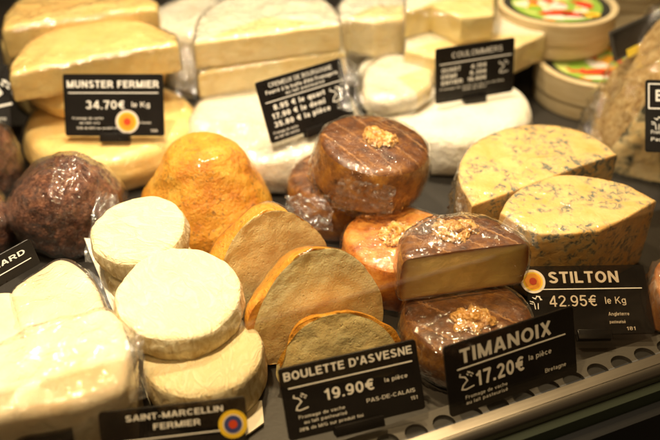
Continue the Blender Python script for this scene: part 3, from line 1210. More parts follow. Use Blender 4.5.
# ---- orange cone-shaped cheeses
GB = 'orange paprika cone cheeses'
CONE = [(0.02, 0.0, 'side'), (0.6, 0.0, 'side'), (0.90, 0.0015, 'side'), (0.985, 0.007, 'side'), (1.0, 0.014, 'side'), (0.985, 0.022, 'side'), (0.93, 0.031, 'side'),
        (0.85, 0.040, 'side'), (0.765, 0.049, 'side'), (0.69, 0.058, 'side'), (0.63, 0.066, 'side'), (0.57, 0.073, 'side'), (0.49, 0.079, 'side'),
        (0.38, 0.0835, 'side'), (0.25, 0.0858, 'side'), (0.11, 0.0868, 'side'), (0.012, 0.087, 'side')]
p = at(209, 222, 0)
o = thing('paprika_cheese', 'whole orange cone-shaped cheese behind the pale stacked discs', 'cheese', p, (0, 0, 0), GB)
v = body(o, circle(0.0565, 220, irr=0.02, seed=14), dense([(a, b * 0.92, c) for a, b, c in CONE]), {'rind': ('rind', 'orange_paprika_rind')}, amp=0.0016, freq=55, seed=14, dent=0.0035, dfreq=26)

DOME = [(0.02, 0.0, 'side'), (0.6, 0.0, 'side'), (0.86, 0.0015, 'side'), (0.95, 0.008, 'side'), (1.0, 0.018, 'side'), (1.0, 0.027, 'side'), (0.955, 0.036, 'side'),
        (0.88, 0.045, 'side'), (0.785, 0.0535, 'side'), (0.68, 0.061, 'side'), (0.56, 0.0675, 'side'), (0.43, 0.0725, 'side'), (0.29, 0.0765, 'side'),
        (0.14, 0.0785, 'side'), (0.012, 0.079, 'side')]


def half_cone(label, px, py, r, hs, lean, yaw, roll, seed, depth=1.0, film_=True):
    p = at(px, py, 0.0)
    e = (Matrix.Rotation(R(yaw), 3, 'Z') @ Matrix.Rotation(R(-lean), 3, 'X') @ Matrix.Rotation(R(roll), 3, 'Y')).to_euler()
    o = thing('paprika_cheese', label, 'cheese', p + Vector((0, 0, 0.001)), e, GB)
    v = body(o, half_disc(r, 110, 70, irr=0.05, seed=seed, depth=depth), dense([(a, b * hs, c) for a, b, c in DOME], 3),
             {'rind': ('rind', 'orange_paprika_rind'), 'cut': ('paste', 'herb_flecked_paste')}, amp=0.0018, freq=45, seed=seed, dent=0.0095, dfreq=28, cut_amp=0.0012)
    if film_:
        wrap(o, v, 'tight_film', seed=seed, grow=0.0006, amp=0.0005, floor=False)
    return o


o = half_cone('cut orange-rinded cheese farthest back, between the whole cone and a smaller cut one', 281, 302, 0.0470, 0.98, 9, 33, -6, 31)


def at_y(px, py, Y):
    d = ray(px, py)
    return Vector((0, 0, CAM_H)) + d * (Y / d.y)


bpy.context.view_layer.update()
inv = o.matrix_world.inverted()
sheet(o, [inv @ at_y(288, 226, .508), inv @ at_y(333, 232, .512), inv @ at_y(330, 197, .532), inv @ at_y(286, 196, .530)], amp=0.007, freq=95, seed=3)
sheet(o, [inv @ at_y(224, 262, .500), inv @ at_y(252, 230, .512), inv @ at_y(246, 222, .520), inv @ at_y(219, 256, .506)], amp=0.004, freq=110, seed=8)
half_cone('cut orange-rinded cheese with its big buff face above the 19,90 sign', 320, 356, 0.0475, 1.05, 11, 21, 4, 37)
half_cone('small cut orange-rinded cheese lowest, right behind the 19,90 sign', 340, 384, 0.0420, 0.66, 16, 10, 0, 43, depth=0.5, film_=False)

# ---- small cream discs, stacked
GM = 'small cream discs with wrinkled rinds'


def disc(label, px, py, ztop, r, h, rot, seed, side='crinkled_disc_edge'):
    o = placed('disc_cheese', label, 'cheese', px, py, ztop, h, rot, GM)
    body(o, circle(r, 120, irr=0.03, seed=seed), pill(r, h, 0.006, 0.005, dome=0.001, bulge=0.001),
         {'top': ('top_rind', 'wrinkled_cream_rind'), 'rind': ('side_rind', side)}, amp=0.0012, freq=70, seed=seed, dent=0.0022, dfreq=20)
    return o


disc('lowest cream disc of the stack, its edge just above the round blue seal', 203, 350, 0.0345, 0.0395, 0.0335, (0, -3, 0), 51)
disc('middle and largest cream disc of the leaning stack', 178, 291, 0.0610, 0.0415, 0.0245, (7, 3, 40), 52)
disc('upper cream disc of the stack, beside the whole orange cone', 137, 227, 0.068, 0.0340, 0.024, (12, -4, 80), 53)
disc('cream disc almost hidden under the upper one of the stack', 150, 262, 0.035, 0.0330, 0.034, (0, 0, 10), 54)
# paper under the stack
o = thing('paper_sheet', 'crumpled white paper sheet poking out left of the cream discs', 'paper', (0, 0, 0))
q = [at(84, 238, 0.034), at(100, 240, 0.036), at(150, 345, 0.006), at(150, 405, 0.004)]
sheet(o, [q[0], q[1], q[2], q[3]], amp=0.0015, freq=60, seed=4, mat='waxed_paper', name='paper')
for c in o.children:
    sm = c.modifiers.new('thick', 'SOLIDIFY')
    sm.thickness = 0.0004
bm = bmesh.new()
q = [at(238, 405, 0.002), at(262, 402, 0.002), at(264, 424, 0.002), at(246, 437, 0.002)]
q = [Vector((v.x, v.y, 0.002)) for v in q]
f = bm.faces.new([bm.verts.new(v) for v in q])
ex = bmesh.ops.extrude_face_region(bm, geom=[f])
for v in ex['geom']:
    if isinstance(v, bmesh.types.BMVert):
        v.co.z = 0.0035
o = from_bm('card_slip', bm, 'waxed_paper', smooth=False)
o['label'] = 'small cream card corner under the lowest disc, by the round seal'
o['category'] = 'card'


# ---- outlines seen from above, brought down to their plane
def slab(name, label, cat, pix, tags, ztop, z0, parts, rb=0.003, rt=0.003, seed=1, group=None, amp=0.0006, dent=0.001, cut_amp=0.0004, dome=0.0, freq=45):
    pts = [at(x, y, ztop) for x, y in pix]
    c = Vector((sum(q.x for q in pts) / len(pts), sum(q.y for q in pts) / len(pts), 0))
    loc = Vector((c.x, c.y, z0))
    o = thing(name, label, cat, loc, (0, 0, 0), group)
    loc_pts = [(q.x - c.x, q.y - c.y) for q in pts]
    area = sum(loc_pts[i][0] * loc_pts[(i + 1) % len(pts)][1] - loc_pts[(i + 1) % len(pts)][0] * loc_pts[i][1] for i in range(len(pts)))
    if area < 0:
        loc_pts.reverse()
        tags = list(reversed(tags))
        tags = tags[1:] + tags[:1]
    ol = poly_outline(loc_pts, tags)
    rm = sum(math.hypot(x, y) for x, y, t in ol) / len(ol)
    h = ztop - z0
    v = body(o, ol, pill(rm, h, rb, rt, dome=dome, bulge=0.0), parts, amp=amp, freq=freq, seed=seed, dent=dent, cut_amp=cut_amp)
    return o, v


R_, C_ = 'rind', 'cut'
GS = 'blue-veined half wheels'
SP = {'top': ('top_paste', 'blue_veined_paste'), 'rind': ('rind', 'rough_tan_rind'), 'cut': ('paste', 'blue_veined_paste')}
o, v = slab('blue_cheese', 'front yellow half wheel with blue veins above the 42,95 sign', 'cheese',
            [(500, 212), (512, 194), (535, 180), (562, 174), (595, 176), (627, 184), (657, 200), (628, 217), (600, 231), (570, 234), (540, 234), (525, 229)],
            [R_, R_, R_, R_, R_, R_, C_, C_, C_, C_, C_, C_], 0.062, 0.0, SP, rt=0.002, seed=61, group=GS)
wrap(o, v, seed=61, amp=0.0004, grow=0.0006)
o, v = slab('blue_cheese', 'rear yellow half wheel with blue veins, next to the white wheel', 'cheese',
            [(459, 180), (462, 158), (478, 140), (508, 128), (545, 124), (582, 131), (606, 144), (618, 154), (580, 166), (540, 181), (500, 196), (472, 206)],
            [R_, R_, R_, R_, R_, R_, R_, C_, C_, C_, C_, R_], 0.062, 0.0, SP, rt=0.002, seed=67, group=GS)
wrap(o, v, seed=67, amp=0.0006, grow=0.0008, crumples=[(v[0] + Vector((-0.06, -0.03, 0.03)), 0.04, 0.005)])

# big wrapped blue wedge at the right edge: rind upwards, cut face forward
def hull_mesh(pts, voxel):
    bm = bmesh.new()
    r = bmesh.ops.convex_hull(bm, input=[bm.verts.new(p) for p in pts])
    bmesh.ops.delete(bm, geom=[v for v in bm.verts if not v.link_faces], context='VERTS')
    me = bpy.data.meshes.new('hull')
    bm.to_mesh(me)
    bm.free()
    ob = bpy.data.objects.new('hull', me)
    C.objects.link(ob)
    md = ob.modifiers.new('r', 'REMESH')
    md.mode = 'VOXEL'
    md.voxel_size = voxel
    dg = bpy.context.evaluated_depsgraph_get()
    dg.update()
    m2 = bpy.data.meshes.new_from_object(ob.evaluated_get(dg))
    bpy.data.objects.remove(ob)
    return m2


base = at(680, 150, 0)
wp = [(587, 148, .004), (598, 170, 0), (680, 190, 0), (770, 186, 0), (770, 90, 0), (622, 128, 0), (595, 106, .036), (612, 70, .068), (640, 40, .094), (660, 16, .110),
      (720, 0, .116), (770, 20, .112), (770, 70, .108), (700, 82, .100), (655, 92, .080)]
o = thing('blue_cheese', 'tall wrapped blue cheese wedge with rough tan rind at the right edge', 'cheese', base, (0, 0, 0), GS)
me = hull_mesh([at(*q) - base for q in wp], 0.0024)
b = bmesh.new()
b.from_mesh(me)
for _ in range(3):
    bmesh.ops.smooth_vert(b, verts=b.verts, factor=0.5, use_axis_x=True, use_axis_y=True, use_axis_z=True)
b.normal_update()
mv = [(v, v.co + v.normal * (0.0022 * fbm(v.co, 40, 71) + 0.003 * nz(v.co, 18, 72))) for v in b.verts]
for v, q in mv:
    v.co = q
    v.co.z = max(v.co.z, 0.0)
vv = [v.co.copy() for v in b.verts]
for pn, mt, want in (('rind', 'rough_tan_rind', True), ('paste', 'coarse_blue_veined_paste', False)):
    b2 = b.copy()
    kill = [f for f in b2.faces if ((f.normal.dot(Vector((-.62, .15, .75))) > 0.80) != want)]
    bmesh.ops.delete(b2, geom=kill, context='FACES')
    m3 = bpy.data.meshes.new(pn)
    b2.to_mesh(m3)
    b2.free()
    link(pn, m3, mt, o)
b.free()
vv += [at(581, 132, 0.022) - base, at(584, 160, 0.004) - base, at(650, 8, 0.116) - base, at(598, 96, .045) - base]
wrap(o, vv, 'creased_film', seed=72, amp=0.0042, freq=24, voxel=0.0026, grow=0.0012, crumples=[(at(588, 130, .02) - base, 0.035, 0.006), (at(612, 100, .045) - base, 0.03, 0.003)])
o, v = slab('wrapped_cheese', 'orange cheese corner in film at the right edge beside the 42,95 sign', 'cheese',
            [(656, 266), (672, 254), (700, 252), (700, 300), (668, 302), (658, 290)], [R_] * 6, 0.03, 0.0,
            {'rind': ('rind', 'orange_amber_rind')}, seed=75)
wrap(o, v, 'milky_cling_film', seed=75, amp=0.003)

# ---- yellow wheels and slabs, upper left
GY = 'washed yellow cheeses upper left'
YP = {'rind': ('rind', 'washed_yellow_rind'), 'top': ('rind', 'washed_yellow_rind'), 'cut': ('paste', 'ivory_yellow_paste')}


def wheel(name, label, px, py, ztop, r, h, seed, mat, group, rb=0.010, rt=0.012, dent=0.003, film_=None, dome=0.0):
    o = placed(name, label, 'cheese', px, py, ztop, h, (0, 0, seed * 40), group)
    v = body(o, circle(r, 110, irr=0.012, seed=seed), pill(r, h, rb, rt, dome=dome, bulge=0.002), {'rind': ('rind', mat), 'top': ('rind', mat)}, amp=0.0014, freq=30, seed=seed, dent=dent)
    if film_:
        wrap(o, v, film_, seed=seed, amp=0.0015, freq=30)
    return o


wheel('yellow_cheese', 'large yellow wheel at the bottom of its pile, behind the brown lump', 110, 116, 0.038, 0.0805, 0.038, 81, 'washed_yellow_rind', GY, film_='cling_film')
wheel('yellow_cheese', 'yellow wheel in the middle of the pile, hidden behind the 34,70 sign', 92, 60, 0.071, 0.0680, 0.033, 82, 'washed_yellow_rind', GY)
o, v = slab('yellow_cheese', 'nearer yellow half slab with pale cut face above the 34,70 sign', 'cheese',
            [(9, 75), (12, 60), (34, 38), (78, 24), (136, 20), (176, 34), (178, 45), (120, 52), (60, 64)],
            [R_, R_, R_, R_, R_, C_, C_, C_, C_], 0.099, 0.0722, YP, rb=0.003, rt=0.004, seed=83, group=GY)
wrap(o, v, 'creased_film', seed=83, amp=0.0014, freq=32)
o, v = slab('yellow_cheese', 'farther yellow half slab in the upper left corner', 'cheese',
            [(2, 30), (6, 12), (30, -8), (80, -18), (130, -12), (158, 2), (157, 9), (100, 13), (50, 20)],
            [R_, R_, R_, R_, R_, C_, C_, C_, C_], 0.108, 0.078, YP, rb=0.003, rt=0.004, seed=84, group=GY)
wrap(o, v, 'creased_film', seed=84, amp=0.0014, freq=32)
wheel('yellow_cheese', 'pale yellow wheel under the farther slab at the back left', 78, 28, 0.077, 0.0760, 0.077, 85, 'washed_yellow_rind', GY)

# ---- white soft cheeses, back centre
GC = 'white bloomy soft cheeses at the back'
WP = {'rind': ('rind', 'white_bloomy_rind'), 'top': ('rind', 'white_bloomy_rind'), 'cut': ('paste', 'cream_paste')}
wheel('soft_cheese', 'large white wheel under the two stacked cream halves', 276, 112, 0.042, 0.0830, 0.042, 91, 'white_bloomy_rind', GC, film_='milky_cling_film')
o, v = slab('soft_cheese', 'lower cream half with a tan cut face behind the tilted 8,95 sign', 'cheese',
            [(198, 74), (200, 50), (216, 30), (262, 18), (315, 24), (340, 40), (346, 53), (300, 58), (250, 66)],
            [R_, R_, R_, R_, R_, R_, C_, C_, C_], 0.069, 0.0435, WP, rb=0.003, rt=0.003, seed=92, group=GC, dent=0.0022, cut_amp=0.0016)
wrap(o, v, 'creased_film', seed=92, amp=0.0022, freq=30)
o, v2 = slab('soft_cheese', 'upper cream half with smooth white top in the back centre', 'cheese',
             [(194, 43), (198, 22), (216, 2), (262, -10), (312, -6), (336, 10), (340, 25), (290, 31), (240, 38)],
             [R_, R_, R_, R_, R_, R_, C_, C_, C_], 0.0975, 0.0705, WP, rb=0.003, rt=0.003, seed=93, group=GC, dent=0.0016, cut_amp=0.0012)
wrap(o, v2, 'creased_film', seed=93, amp=0.0016, freq=28)
wheel('soft_cheese', 'white wheel in crinkled film between yellow slabs and cream halves', 200, 12, 0.074, 0.0580, 0.074, 94, 'white_bloomy_rind', GC, film_='milky_cling_film')
wheel('soft_cheese', 'large white wheel lowest behind the rear blue-veined half', 450, 99, 0.043, 0.0790, 0.043, 95, 'white_bloomy_rind', GC, rt=0.014, dent=0.004)
o, v = slab('soft_cheese', 'cream half cheese directly behind the three-price sign', 'cheese',
            [(405, 50), (410, 30), (440, 14), (490, 8), (530, 18), (546, 34), (516, 48), (470, 52), (438, 58)],
            [R_, R_, R_, R_, R_, C_, C_, C_, C_], 0.074, 0.0445, WP, rb=0.003, rt=0.003, seed=96, group=GC, dent=0.002, cut_amp=0.0015)
wrap(o, v, seed=96, amp=0.001)
o, v = slab('soft_cheese', 'buttery yellow wedge with white rind at the top centre', 'cheese',
            [(406, 12), (408, -12), (430, -26), (470, -26), (496, -10), (494, 14), (462, 18), (432, 6)],
            [R_, R_, R_, R_, C_, C_, C_, C_], 0.103, 0.0755, {**WP, 'cut': ('paste', 'buttery_paste')}, rb=0.003, rt=0.003, seed=97, group=GC, dent=0.003, cut_amp=0.002)
wrap(o, v, seed=97, amp=0.0014)
o, v = slab('soft_cheese', 'small white wedge in clear film left of the three-price sign', 'cheese',
            [(362, 88), (366, 66), (384, 54), (410, 54), (436, 64), (432, 84), (418, 94), (392, 100), (372, 98)],
            [R_, R_, R_, R_, C_, C_, R_, R_, R_], 0.062, 0.0435, WP, rb=0.008, rt=0.008, seed=98, group=GC, dent=0.003)
wrap(o, v + [Vector((-0.03, 0.0, 0.0))], 'milky_cling_film', seed=98, amp=0.003, freq=30)
bmz = thing('soft_cheese', 'white wheel supporting the small wedge left of the three-price sign', 'cheese', at(392, 66, 0.0425) - Vector((0, 0, 0.0425)), (0, 0, 0), GC)
v = body(bmz, circle(0.036, 80, irr=0.02, seed=99), pill(0.036, 0.0425, 0.008, 0.008), {'rind': ('rind', 'white_bloomy_rind'), 'top': ('rind', 'white_bloomy_rind')}, seed=99, dent=0.002)
wrap(bmz, v, 'milky_cling_film', seed=99, amp=0.003, freq=30)
o, v = slab('soft_cheese', 'pale cut piece at the back between the cream halves and the yellow wedge', 'cheese',
            [(338, 22), (342, 0), (360, -14), (395, -14), (410, 4), (406, 18), (375, 22), (350, 18)],
            [R_, R_, R_, R_, C_, C_, C_, C_], 0.085, 0.045, WP, rb=0.004, rt=0.004, seed=100, group=GC, dent=0.003, cut_amp=0.0012)
wrap(o, v, 'milky_cling_film', seed=100, amp=0.003, freq=32)
o, v = slab('soft_cheese', 'pale base piece beneath the cut piece at the back centre', 'cheese',
            [(334, 44), (338, 22), (360, 4), (400, 4), (424, 20), (420, 40), (380, 48), (350, 50)],
            [R_] * 8, 0.044, 0.0, WP, rb=0.006, rt=0.008, seed=101, group=GC, dent=0.003)

# ---- white cheeses, front left
GF = 'white soft cheeses front left'
o, v = slab('white_cheese', 'white cheese wedge with rounded top beside the tilted sign ending MARD', 'cheese',
            [(8, 296), (14, 284), (36, 268), (56, 256), (74, 260), (94, 280), (108, 312), (116, 340), (70, 350), (20, 340)],
            [R_, R_, R_, R_, R_, R_, R_, C_, C_, C_], 0.052, 0.0, {'rind': ('rind', 'creamy_white_rind'), 'cut': ('paste', 'soft_white_paste')}, rb=0.004, rt=0.006, seed=111, group=GF, dent=0.002)
wrap(o, v, 'creased_film', seed=111, amp=0.0014, freq=30)
o, v = slab('white_cheese', 'white wrapped cheese with glossy film highlights nearest the front left', 'cheese',
            [(-30, 356), (10, 342), (60, 322), (104, 306), (118, 314), (126, 336), (128, 364), (118, 388), (70, 404), (20, 412), (-30, 420)],
            [R_, R_, R_, R_, R_, R_, R_, R_, R_, R_, R_], 0.060, 0.0, {'rind': ('rind', 'creamy_white_rind')}, rb=0.004, rt=0.007, seed=112, group=GF, dent=0.0022, dome=0.001)
wrap(o, v, 'creased_film', seed=112, amp=0.0034, freq=26, grow=0.0012, voxel=0.0022)
o, v = slab('white_cheese', 'white cheese cut off by the left edge of the frame below the MARD sign', 'cheese',
            [(-60, 306), (-20, 294), (14, 292), (40, 306), (30, 340), (-20, 352), (-60, 356)],
            [R_] * 7, 0.050, 0.0, {'rind': ('rind', 'soft_white_paste')}, rb=0.004, rt=0.006, seed=113, group=GF, dent=0.002)

# ---- dark brown crusted lumps, left
GL = 'dark brown crusted lumps'
LUMP = [(0.02, 0.0, 'side'), (0.55, 0.0, 'side'), (0.80, 0.003, 'side'), (0.93, 0.010, 'side'), (1.0, 0.022, 'side'), (0.99, 0.034, 'side'), (0.92, 0.045, 'side'),
        (0.80, 0.054, 'side'), (0.63, 0.061, 'side'), (0.44, 0.0655, 'side'), (0.24, 0.068, 'side'), (0.012, 0.069, 'side')]


def lump(label, px, py, r, hs, seed):
    o = thing('brown_cheese', label, 'cheese', at(px, py, 0), (0, 0, seed), GL)
    v = body(o, circle(r, 200, irr=0.05, seed=seed), dense([(a, b * hs, c) for a, b, c in LUMP], 4), {'rind': ('rind', 'pepper_brown_crust')}, amp=0.0028, freq=110, seed=seed, dent=0.008, dfreq=26)
    wrap(o, v, 'creased_film', seed=seed, amp=0.0022, freq=36, crumples=[((0.02, -0.035, 0.012), 0.03, 0.004)])


lump('dark brown crusted cheese ball in film, whole, beside the cream discs', 72, 232, 0.0420, 1.0, 121)
lump('dark brown crusted ball at the left edge, the rear one', -14, 186, 0.0330, 0.95, 122)
lump('dark brown crusted ball at the left edge behind the MARD sign', -22, 246, 0.0340, 0.75, 123)

# ---- wooden boxes at the back right
GX = 'round wooden cheese boxes'


def wooden_box(label, px, py, ztop, r, h, seed, lab=True):
    o = placed('cheese_box', label, 'box', px, py, ztop, h, (0, 0, seed * 50), GX)
    body(o, circle(r * 0.965, 96), pill(r * 0.965, h * 0.6, 0.001, 0.001, ns=3, nt=2, nr=2), {'rind': ('base', 'poplar_wood')}, amp=0.0, seed=seed)
    lid = thing_part = None
    bm = bmesh.new()
    n = 96
    prof = [(r, h * 0.42), (r, h - 0.001), (r - 0.001, h), (r - 0.006, h), (r - 0.0066, h - 0.0012), (r - 0.0070, h - 0.0030), (0.001, h - 0.0030)]
    rings = [[bm.verts.new((q * math.cos(2 * PI * i / n), q * math.sin(2 * PI * i / n), z)) for i in range(n)] for q, z in prof]
    for a, b in zip(rings, rings[1:]):
        for i in range(n):
            bm.faces.new((a[i], a[(i + 1) % n], b[(i + 1) % n], b[i]))
    bm.faces.new(rings[-1])
    lid = from_bm('lid', bm, 'poplar_wood', o, angle=35)
    if lab:
        def flat(name, cx, cy, rx, ry, dz, mat, par, n=40, rot=0.0):
            b = bmesh.new()
            b.faces.new([b.verts.new((cx + rx * math.cos(2 * PI * i / n) * math.cos(rot) - ry * math.sin(2 * PI * i / n) * math.sin(rot),
                                      cy + rx * math.cos(2 * PI * i / n) * math.sin(rot) + ry * math.sin(2 * PI * i / n) * math.cos(rot), h - 0.0029 + dz)) for i in range(n)])
            return from_bm(name, b, mat, par, smooth=False)
        rr = r - 0.0075
        lb = flat('label', 0, 0, rr, rr, 0.0002, 'black_print', lid, 80)
        flat('label_picture', 0, 0, rr * 0.84, rr * 0.84, 0.0004, 'printed_lid_label', lb, 80)
        c, s = math.cos(-R(seed * 50)), math.sin(-R(seed * 50))
        for (x, y, rx, ry, m, rt) in ((-.1, -.42, .34, .12, 'red_print', .1), (.22, -.52, .26, .10, 'red_print', -.1), (-.02, -.66, .40, .05, 'white_print', 0), (.50, -.52, .20, .12, 'yellow_print', 0),
                                      (.50, -.52, .13, .07, 'orange_print', 0), (.0, -.12, .18, .14, 'cream_ring', 0), (.48, -.02, .09, .26, 'red_print', .6), (.36, -.22, .07, .07, 'yellow_print', 0),
                                      (-.45, -.2, .16, .12, 'green_print', .4)):
            flat('label_print', rr * (x * c - y * s), rr * (x * s + y * c), rr * rx, rr * ry, 0.0006 + 0.0001 * (rx < .14), m, lb, rot=rt - R(seed * 50))
    return o


wooden_box('round wooden box with a bright printed lid, on top of another', 557, 2, 0.0835, 0.0650, 0.0405, 1)
wooden_box('lower round wooden box beneath the one with the bright lid', 597, 60, 0.0425, 0.0630, 0.0425, 2)
wooden_box('plain round wooden box partly seen in the upper right corner', 640, -36, 0.085, 0.0600, 0.042, 3, lab=False)
wooden_box('round wooden box under the plain one at the back right corner', 640, -2, 0.0425, 0.0620, 0.0425, 4, lab=False)

# ------------------------------------------------------------------ price signs
# yellow wheels
o, W_, H_, T = price_sign('black price sign reading 34,70 with an orange seal', (66, 136), (165, 136), (63, 74), 0.0435, clip=0.30)
lettering('title_lettering', o, [('MUNSTER FERMIER', .5, .78, .115, .012, 'CENTER', .92)], W_, H_, T)
rule(o, .05, .95, .69, .0009, W_, H_, T)
lettering('price_lettering', o, [('34.70€', .22, .44, .135, .006, 'LEFT', .39), ('le Kg', .68, .47, .085, .0, 'LEFT', .18)], W_, H_, T)
lettering('small_print', o, [('Fromage de vache', .08, .275, .035, 0, 'LEFT', .31), ('au lait cru', .15, .20, .035, 0, 'LEFT', .2),
                             ('50% de M/G sur produit fini', .12, .115, .035, 0, 'LEFT', .42), ('Le Fermier', .73, .20, .035, 0, 'LEFT', .14), ('156', .86, .07, .04, 0, 'LEFT', .07)], W_, H_, T)
seal(o, (.63 - .5) * W_, .235 * H_, .0105, T, AOP)

# tilted cream sign
o, W_, H_, T = price_sign('tilted black price sign listing 8,95 and 17,90 before the white wheel', (271, 144), (354, 116), (254, 83), 0.050, clip=0.22)
lettering('title_lettering', o, [('CREMEUX DE BOURGOGNE', .5, .865, .07, .0, 'CENTER', .74), ("Fourré à la truffe d'été Fromagerie", .5, .765, .06, .006, 'CENTER', .84),
                                 ('au lait pasteurisé', .52, .69, .05, 0, 'CENTER', .46)], W_, H_, T)
rule(o, .05, .97, .635, .0008, W_, H_, T)
lettering('price_lettering', o, [('8.95 € le quart', .12, .50, .085, .012, 'LEFT', .60), ('17.90 € le demi', .08, .365, .085, .012, 'LEFT', .62), ('35.80 € la pièce', .08, .23, .085, .012, 'LEFT', .66)], W_, H_, T)
lettering('small_print', o, [('Fromage de vache', .05, .13, .04, 0, 'LEFT', .28), ('au lait de vache', .05, .06, .04, 0, 'LEFT', .28)], W_, H_, T)
emblem(o, .34 * W_, .44 * H_, .0115, T)

o, W_, H_, T = price_sign('black sign with three prices standing on a large white wheel', (435, 104), (512, 91), (435, 49), 0.0465, clip=0.28)
lettering('title_lettering', o, [('COULOMMIERS', .52, .80, .10, .0, 'CENTER', .64)], W_, H_, T)
rule(o, .05, .96, .70, .0010, W_, H_, T)
lettering('price_lettering', o, [('QUART', .07, .56, .075, .012, 'LEFT', .24), ('4.15€', .44, .56, .075, .012, 'LEFT', .20), ('DEMI', .07, .445, .075, .012, 'LEFT', .19), ('8.30€', .43, .445, .075, .012, 'LEFT', .21),
                                 ('ENTIER', .07, .33, .075, .012, 'LEFT', .27), ('16.60€', .40, .33, .075, .012, 'LEFT', .24)], W_, H_, T)
lettering('small_print', o, [('Fromage de vache au lait cru de Brie', .05, .24, .035, 0, 'LEFT', .82), ('50% de M/G', .34, .18, .035, 0, 'LEFT', .3)], W_, H_, T)
emblem(o, .36 * W_, .50 * H_, .0105, T)

# sign at the right edge, standing before the tall wedge
o, W_, H_, T = price_sign('black sign with a boxed BL heading cut by the right edge', (645, 152), (722, 154), (645, 80), 0.062, clip=0)
lettering('title_lettering', o, [('BLEU', .13, .70, .16, .010, 'LEFT', .42)], W_, H_, T)
bm = bmesh.new()
z = stroke_bm(bm, [(-.46 * W_, .60 * H_), (-.46 * W_, .94 * H_), (.46 * W_, .94 * H_), (.46 * W_, .60 * H_), (-.46 * W_, .60 * H_)], .0011, T + .0002)
from_bm('title_box', bm, 'white_print', o, smooth=False)
emblem(o, (-.5 + .15) * W_, .43 * H_, .010, T, 'cow')
lettering('small_print', o, [('Fromage de vache', .07, .25, .05, 0, 'LEFT', .5)], W_, H_, T)
lettering('small_print', o, [('Pasteurisé', .07, .15, .05, 0, 'LEFT', .4)], W_, H_, T)

# sign at the left edge, cut by the frame: only the end of its title shows
o, W_, H_, T = price_sign('steeply tilted dark sign ending in MARD at the left edge', (-52, 316), (40, 263), (-66, 290), 0.045, clip=0)
lettering('title_lettering', o, [('MARD', .90, .60, .18, .008, 'RIGHT', .37)], W_, H_, T)
rule(o, .04, .93, .34, .0006, W_, H_, T)

o, W_, H_, T = price_sign('dark sign with a pale emblem at the upper left edge', (-70, 140), (12, 136), (-72, 68), 0.03, clip=0)
emblem(o, .38 * W_, .58 * H_, .022, T)
lettering('small_print', o, [('au lait cru', .94, .22, .05, 0, 'RIGHT', .3)], W_, H_, T)
lettering('small_print', o, [('fermier', .94, .08, .04, 0, 'RIGHT', .2)], W_, H_, T)

# front signs behind the glass
o, W_, H_, T = price_sign('black price sign reading 19,90 at the bottom centre', (289, 441), (425, 408), (277, 369), 0.014, board='dim_black_plastic', clip=0.36, clip_drop=0.004)
lettering('title_lettering', o, [("BOULETTE D'AVESNES".replace('AVESNES', 'ASVESNE'), .03, .815, .115, .008, 'LEFT', .93)], W_, H_, T)
rule(o, .05, .95, .70, .0007, W_, H_, T)
lettering('price_lettering', o, [('19.90€', .29, .44, .155, .006, 'LEFT', .36), ('la pièce', .73, .50, .06, 0, 'LEFT', .17)], W_, H_, T)
lettering('small_print', o, [('Fromage de vache', .09, .27, .045, 0, 'LEFT', .33), ('au lait pasteurisé', .12, .19, .045, 0, 'LEFT', .31), ('28% de M/G sur produit fini', .08, .10, .045, 0, 'LEFT', .46)], W_, H_, T)
lettering('origin_print', o, [('PAS-DE-CALAIS', .58, .275, .055, .0, 'LEFT', .36), ('151', .90, .17, .05, 0, 'LEFT', .05)], W_, H_, T)
emblem(o, -.38 * W_, .49 * H_, .009, T)

o, W_, H_, T = price_sign('slanted dark price sign reading 17,20 leaning on a walnut cheese', (450, 417), (576, 372), (442, 347), 0.0105, board='dim_black_plastic', clip=0, tmax=24)
lettering('title_lettering', o, [('TIMANOIX', .11, .70, .20, .010, 'LEFT', .70)], W_, H_, T)
rule(o, .08, .92, .625, .0008, W_, H_, T)
lettering('price_lettering', o, [('17.20€', .21, .32, .21, .008, 'LEFT', .37), ('la pièce', .62, .43, .075, 0, 'LEFT', .18)], W_, H_, T)
lettering('small_print', o, [('Fromage de vache', .12, .19, .05, 0, 'LEFT', .32), ('au lait pasteurisé', .12, .11, .05, 0, 'LEFT', .32)], W_, H_, T)
lettering('origin_print', o, [('Bretagne', .74, .17, .06, 0, 'LEFT', .17)], W_, H_, T)
emblem(o, -.36 * W_, .44 * H_, .0105, T)

o, W_, H_, T = price_sign('see-through dark sign reading 42,95 below the front blue-veined half', (532, 336), (655, 334), (524, 267), 0.012, board='smoky_black_plastic', clip=0.28, clip_drop=0.004)
lettering('title_lettering', o, [('STILTON', .19, .74, .17, .010, 'LEFT', .58)], W_, H_, T, 'glass_dimmed_print')
rule(o, .12, .95, .645, .0007, W_, H_, T)
lettering('price_lettering', o, [('42.95€', .17, .40, .16, .0, 'LEFT', .39), ('le Kg', .63, .43, .10, 0, 'LEFT', .17)], W_, H_, T, 'glass_dimmed_print')
lettering('small_print', o, [('Angleterre', .64, .26, .05, 0, 'LEFT', .17), ('pasteurisé', .64, .15, .045, 0, 'LEFT', .13), ('181', .77, .05, .05, 0, 'LEFT', .07)], W_, H_, T, 'glass_dimmed_print')
seal(o, -.445 * W_, .77 * H_, .0090, T, AOP)
emblem(o, -.44 * W_, .50 * H_, .009, T, 'cow')

o, W_, H_, T = price_sign('dark sign with a round blue and yellow seal at the bottom left', (106, 492), (252, 474), (98, 412), 0.010, board='smoky_black_plastic', clip=0)
lettering('title_lettering', o, [('SAINT-MARCELLIN', .18, .845, .075, .006, 'LEFT', .66), ('FERMIER', .36, .71, .075, .006, 'LEFT', .32)], W_, H_, T)
rule(o, .04, .82, .60, .0006, W_, H_, T)
seal(o, .40 * W_, .67 * H_, .0085, T, IGP)

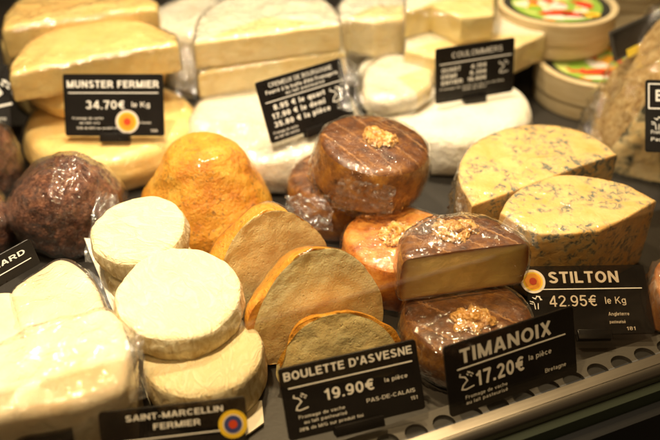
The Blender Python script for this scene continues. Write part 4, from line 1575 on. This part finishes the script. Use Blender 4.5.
o, W_, H_, T = price_sign('dark sign with no readable print in the bottom left corner of the frame', (-60, 505), (78, 490), (-66, 437), 0.010, board='smoky_black_plastic', clip=0)

# grey framed sign behind the boxes with a yellow tag
m_ = price_sign('grey framed sign with a yellow tag between boxes and tall wedge', (614, 62), (668, 36), (608, 32), 0.088, board='dull_grey_metal', clip=0)
o, W_, H_, T = m_
bm = bmesh.new()
box_bm(bm, -.46 * W_, .46 * W_, .1 * H_, .9 * H_, T + .0001, T + .0004)
from_bm('panel', bm, 'black_plastic', o, smooth=False)
bm = bmesh.new()
box_bm(bm, -.30 * W_, .05 * W_, -.05 * H_, .22 * H_, T + .0006, T + .0010)
from_bm('yellow_tag', bm, 'yellow_card', o, smooth=False)

# ------------------------------------------------------------------ loose flaps of film, each a part of the thing it wraps
def flap(match, corners, amp, freq, seed, mat='crumpled_film'):
    """corners: (pixel x, pixel y, distance Y from the camera) of a gathered bit of film"""
    par = next(x for x in bpy.data.objects if x.parent is None and match in x.get('label', ''))
    im = par.matrix_world.inverted()
    sheet(par, [im @ at_y(*c) for c in corners], nu=46, nv=30, amp=amp, freq=freq, seed=seed, mat=mat)


bpy.context.view_layer.update()
# the tall whole walnut cheese: gathered under its front edge
flap('balanced on top of two', [(330, 208, .522), (392, 214, .518), (396, 186, .522), (340, 178, .524)], .004, 130, 5)
flap('nearest the front left', [(128, 404, .318), (150, 396, .330), (140, 322, .372), (122, 312, .372)], .005, 70, 6)
flap('next to the white wheel', [(457, 216, .520), (476, 216, .512), (478, 192, .524), (458, 182, .540)], .005, 110, 7)
flap('under the two stacked', [(196, 168, .618), (300, 176, .612), (296, 128, .640), (196, 118, .650)], .006, 55, 8)
flap('under the two stacked', [(336, 108, .640), (364, 116, .640), (356, 62, .690), (338, 58, .690)], .007, 60, 9)
flap('rough tan rind at the right', [(580, 134, .705), (600, 160, .676), (634, 112, .690), (598, 90, .722)], .007, 52, 10)
flap('in film, whole, beside', [(84, 262, .470), (128, 268, .470), (118, 196, .520), (96, 190, .520)], .005, 60, 11)
flap('crinkled film between', [(176, 96, .700), (196, 100, .690), (196, 44, .740), (172, 40, .750)], .007, 60, 12)
flap('cut half of a brown walnut', [(400, 238, .430), (440, 232, .436), (446, 214, .458), (412, 226, .450)], .004, 100, 13)
flap('white cheese wedge with rounded top', [(112, 352, .385), (134, 350, .385), (106, 282, .432), (86, 268, .446)], .005, 75, 15)
flap('cut half of a brown walnut', [(500, 226, .462), (540, 250, .440), (534, 226, .452), (508, 214, .470)], .003, 120, 16)
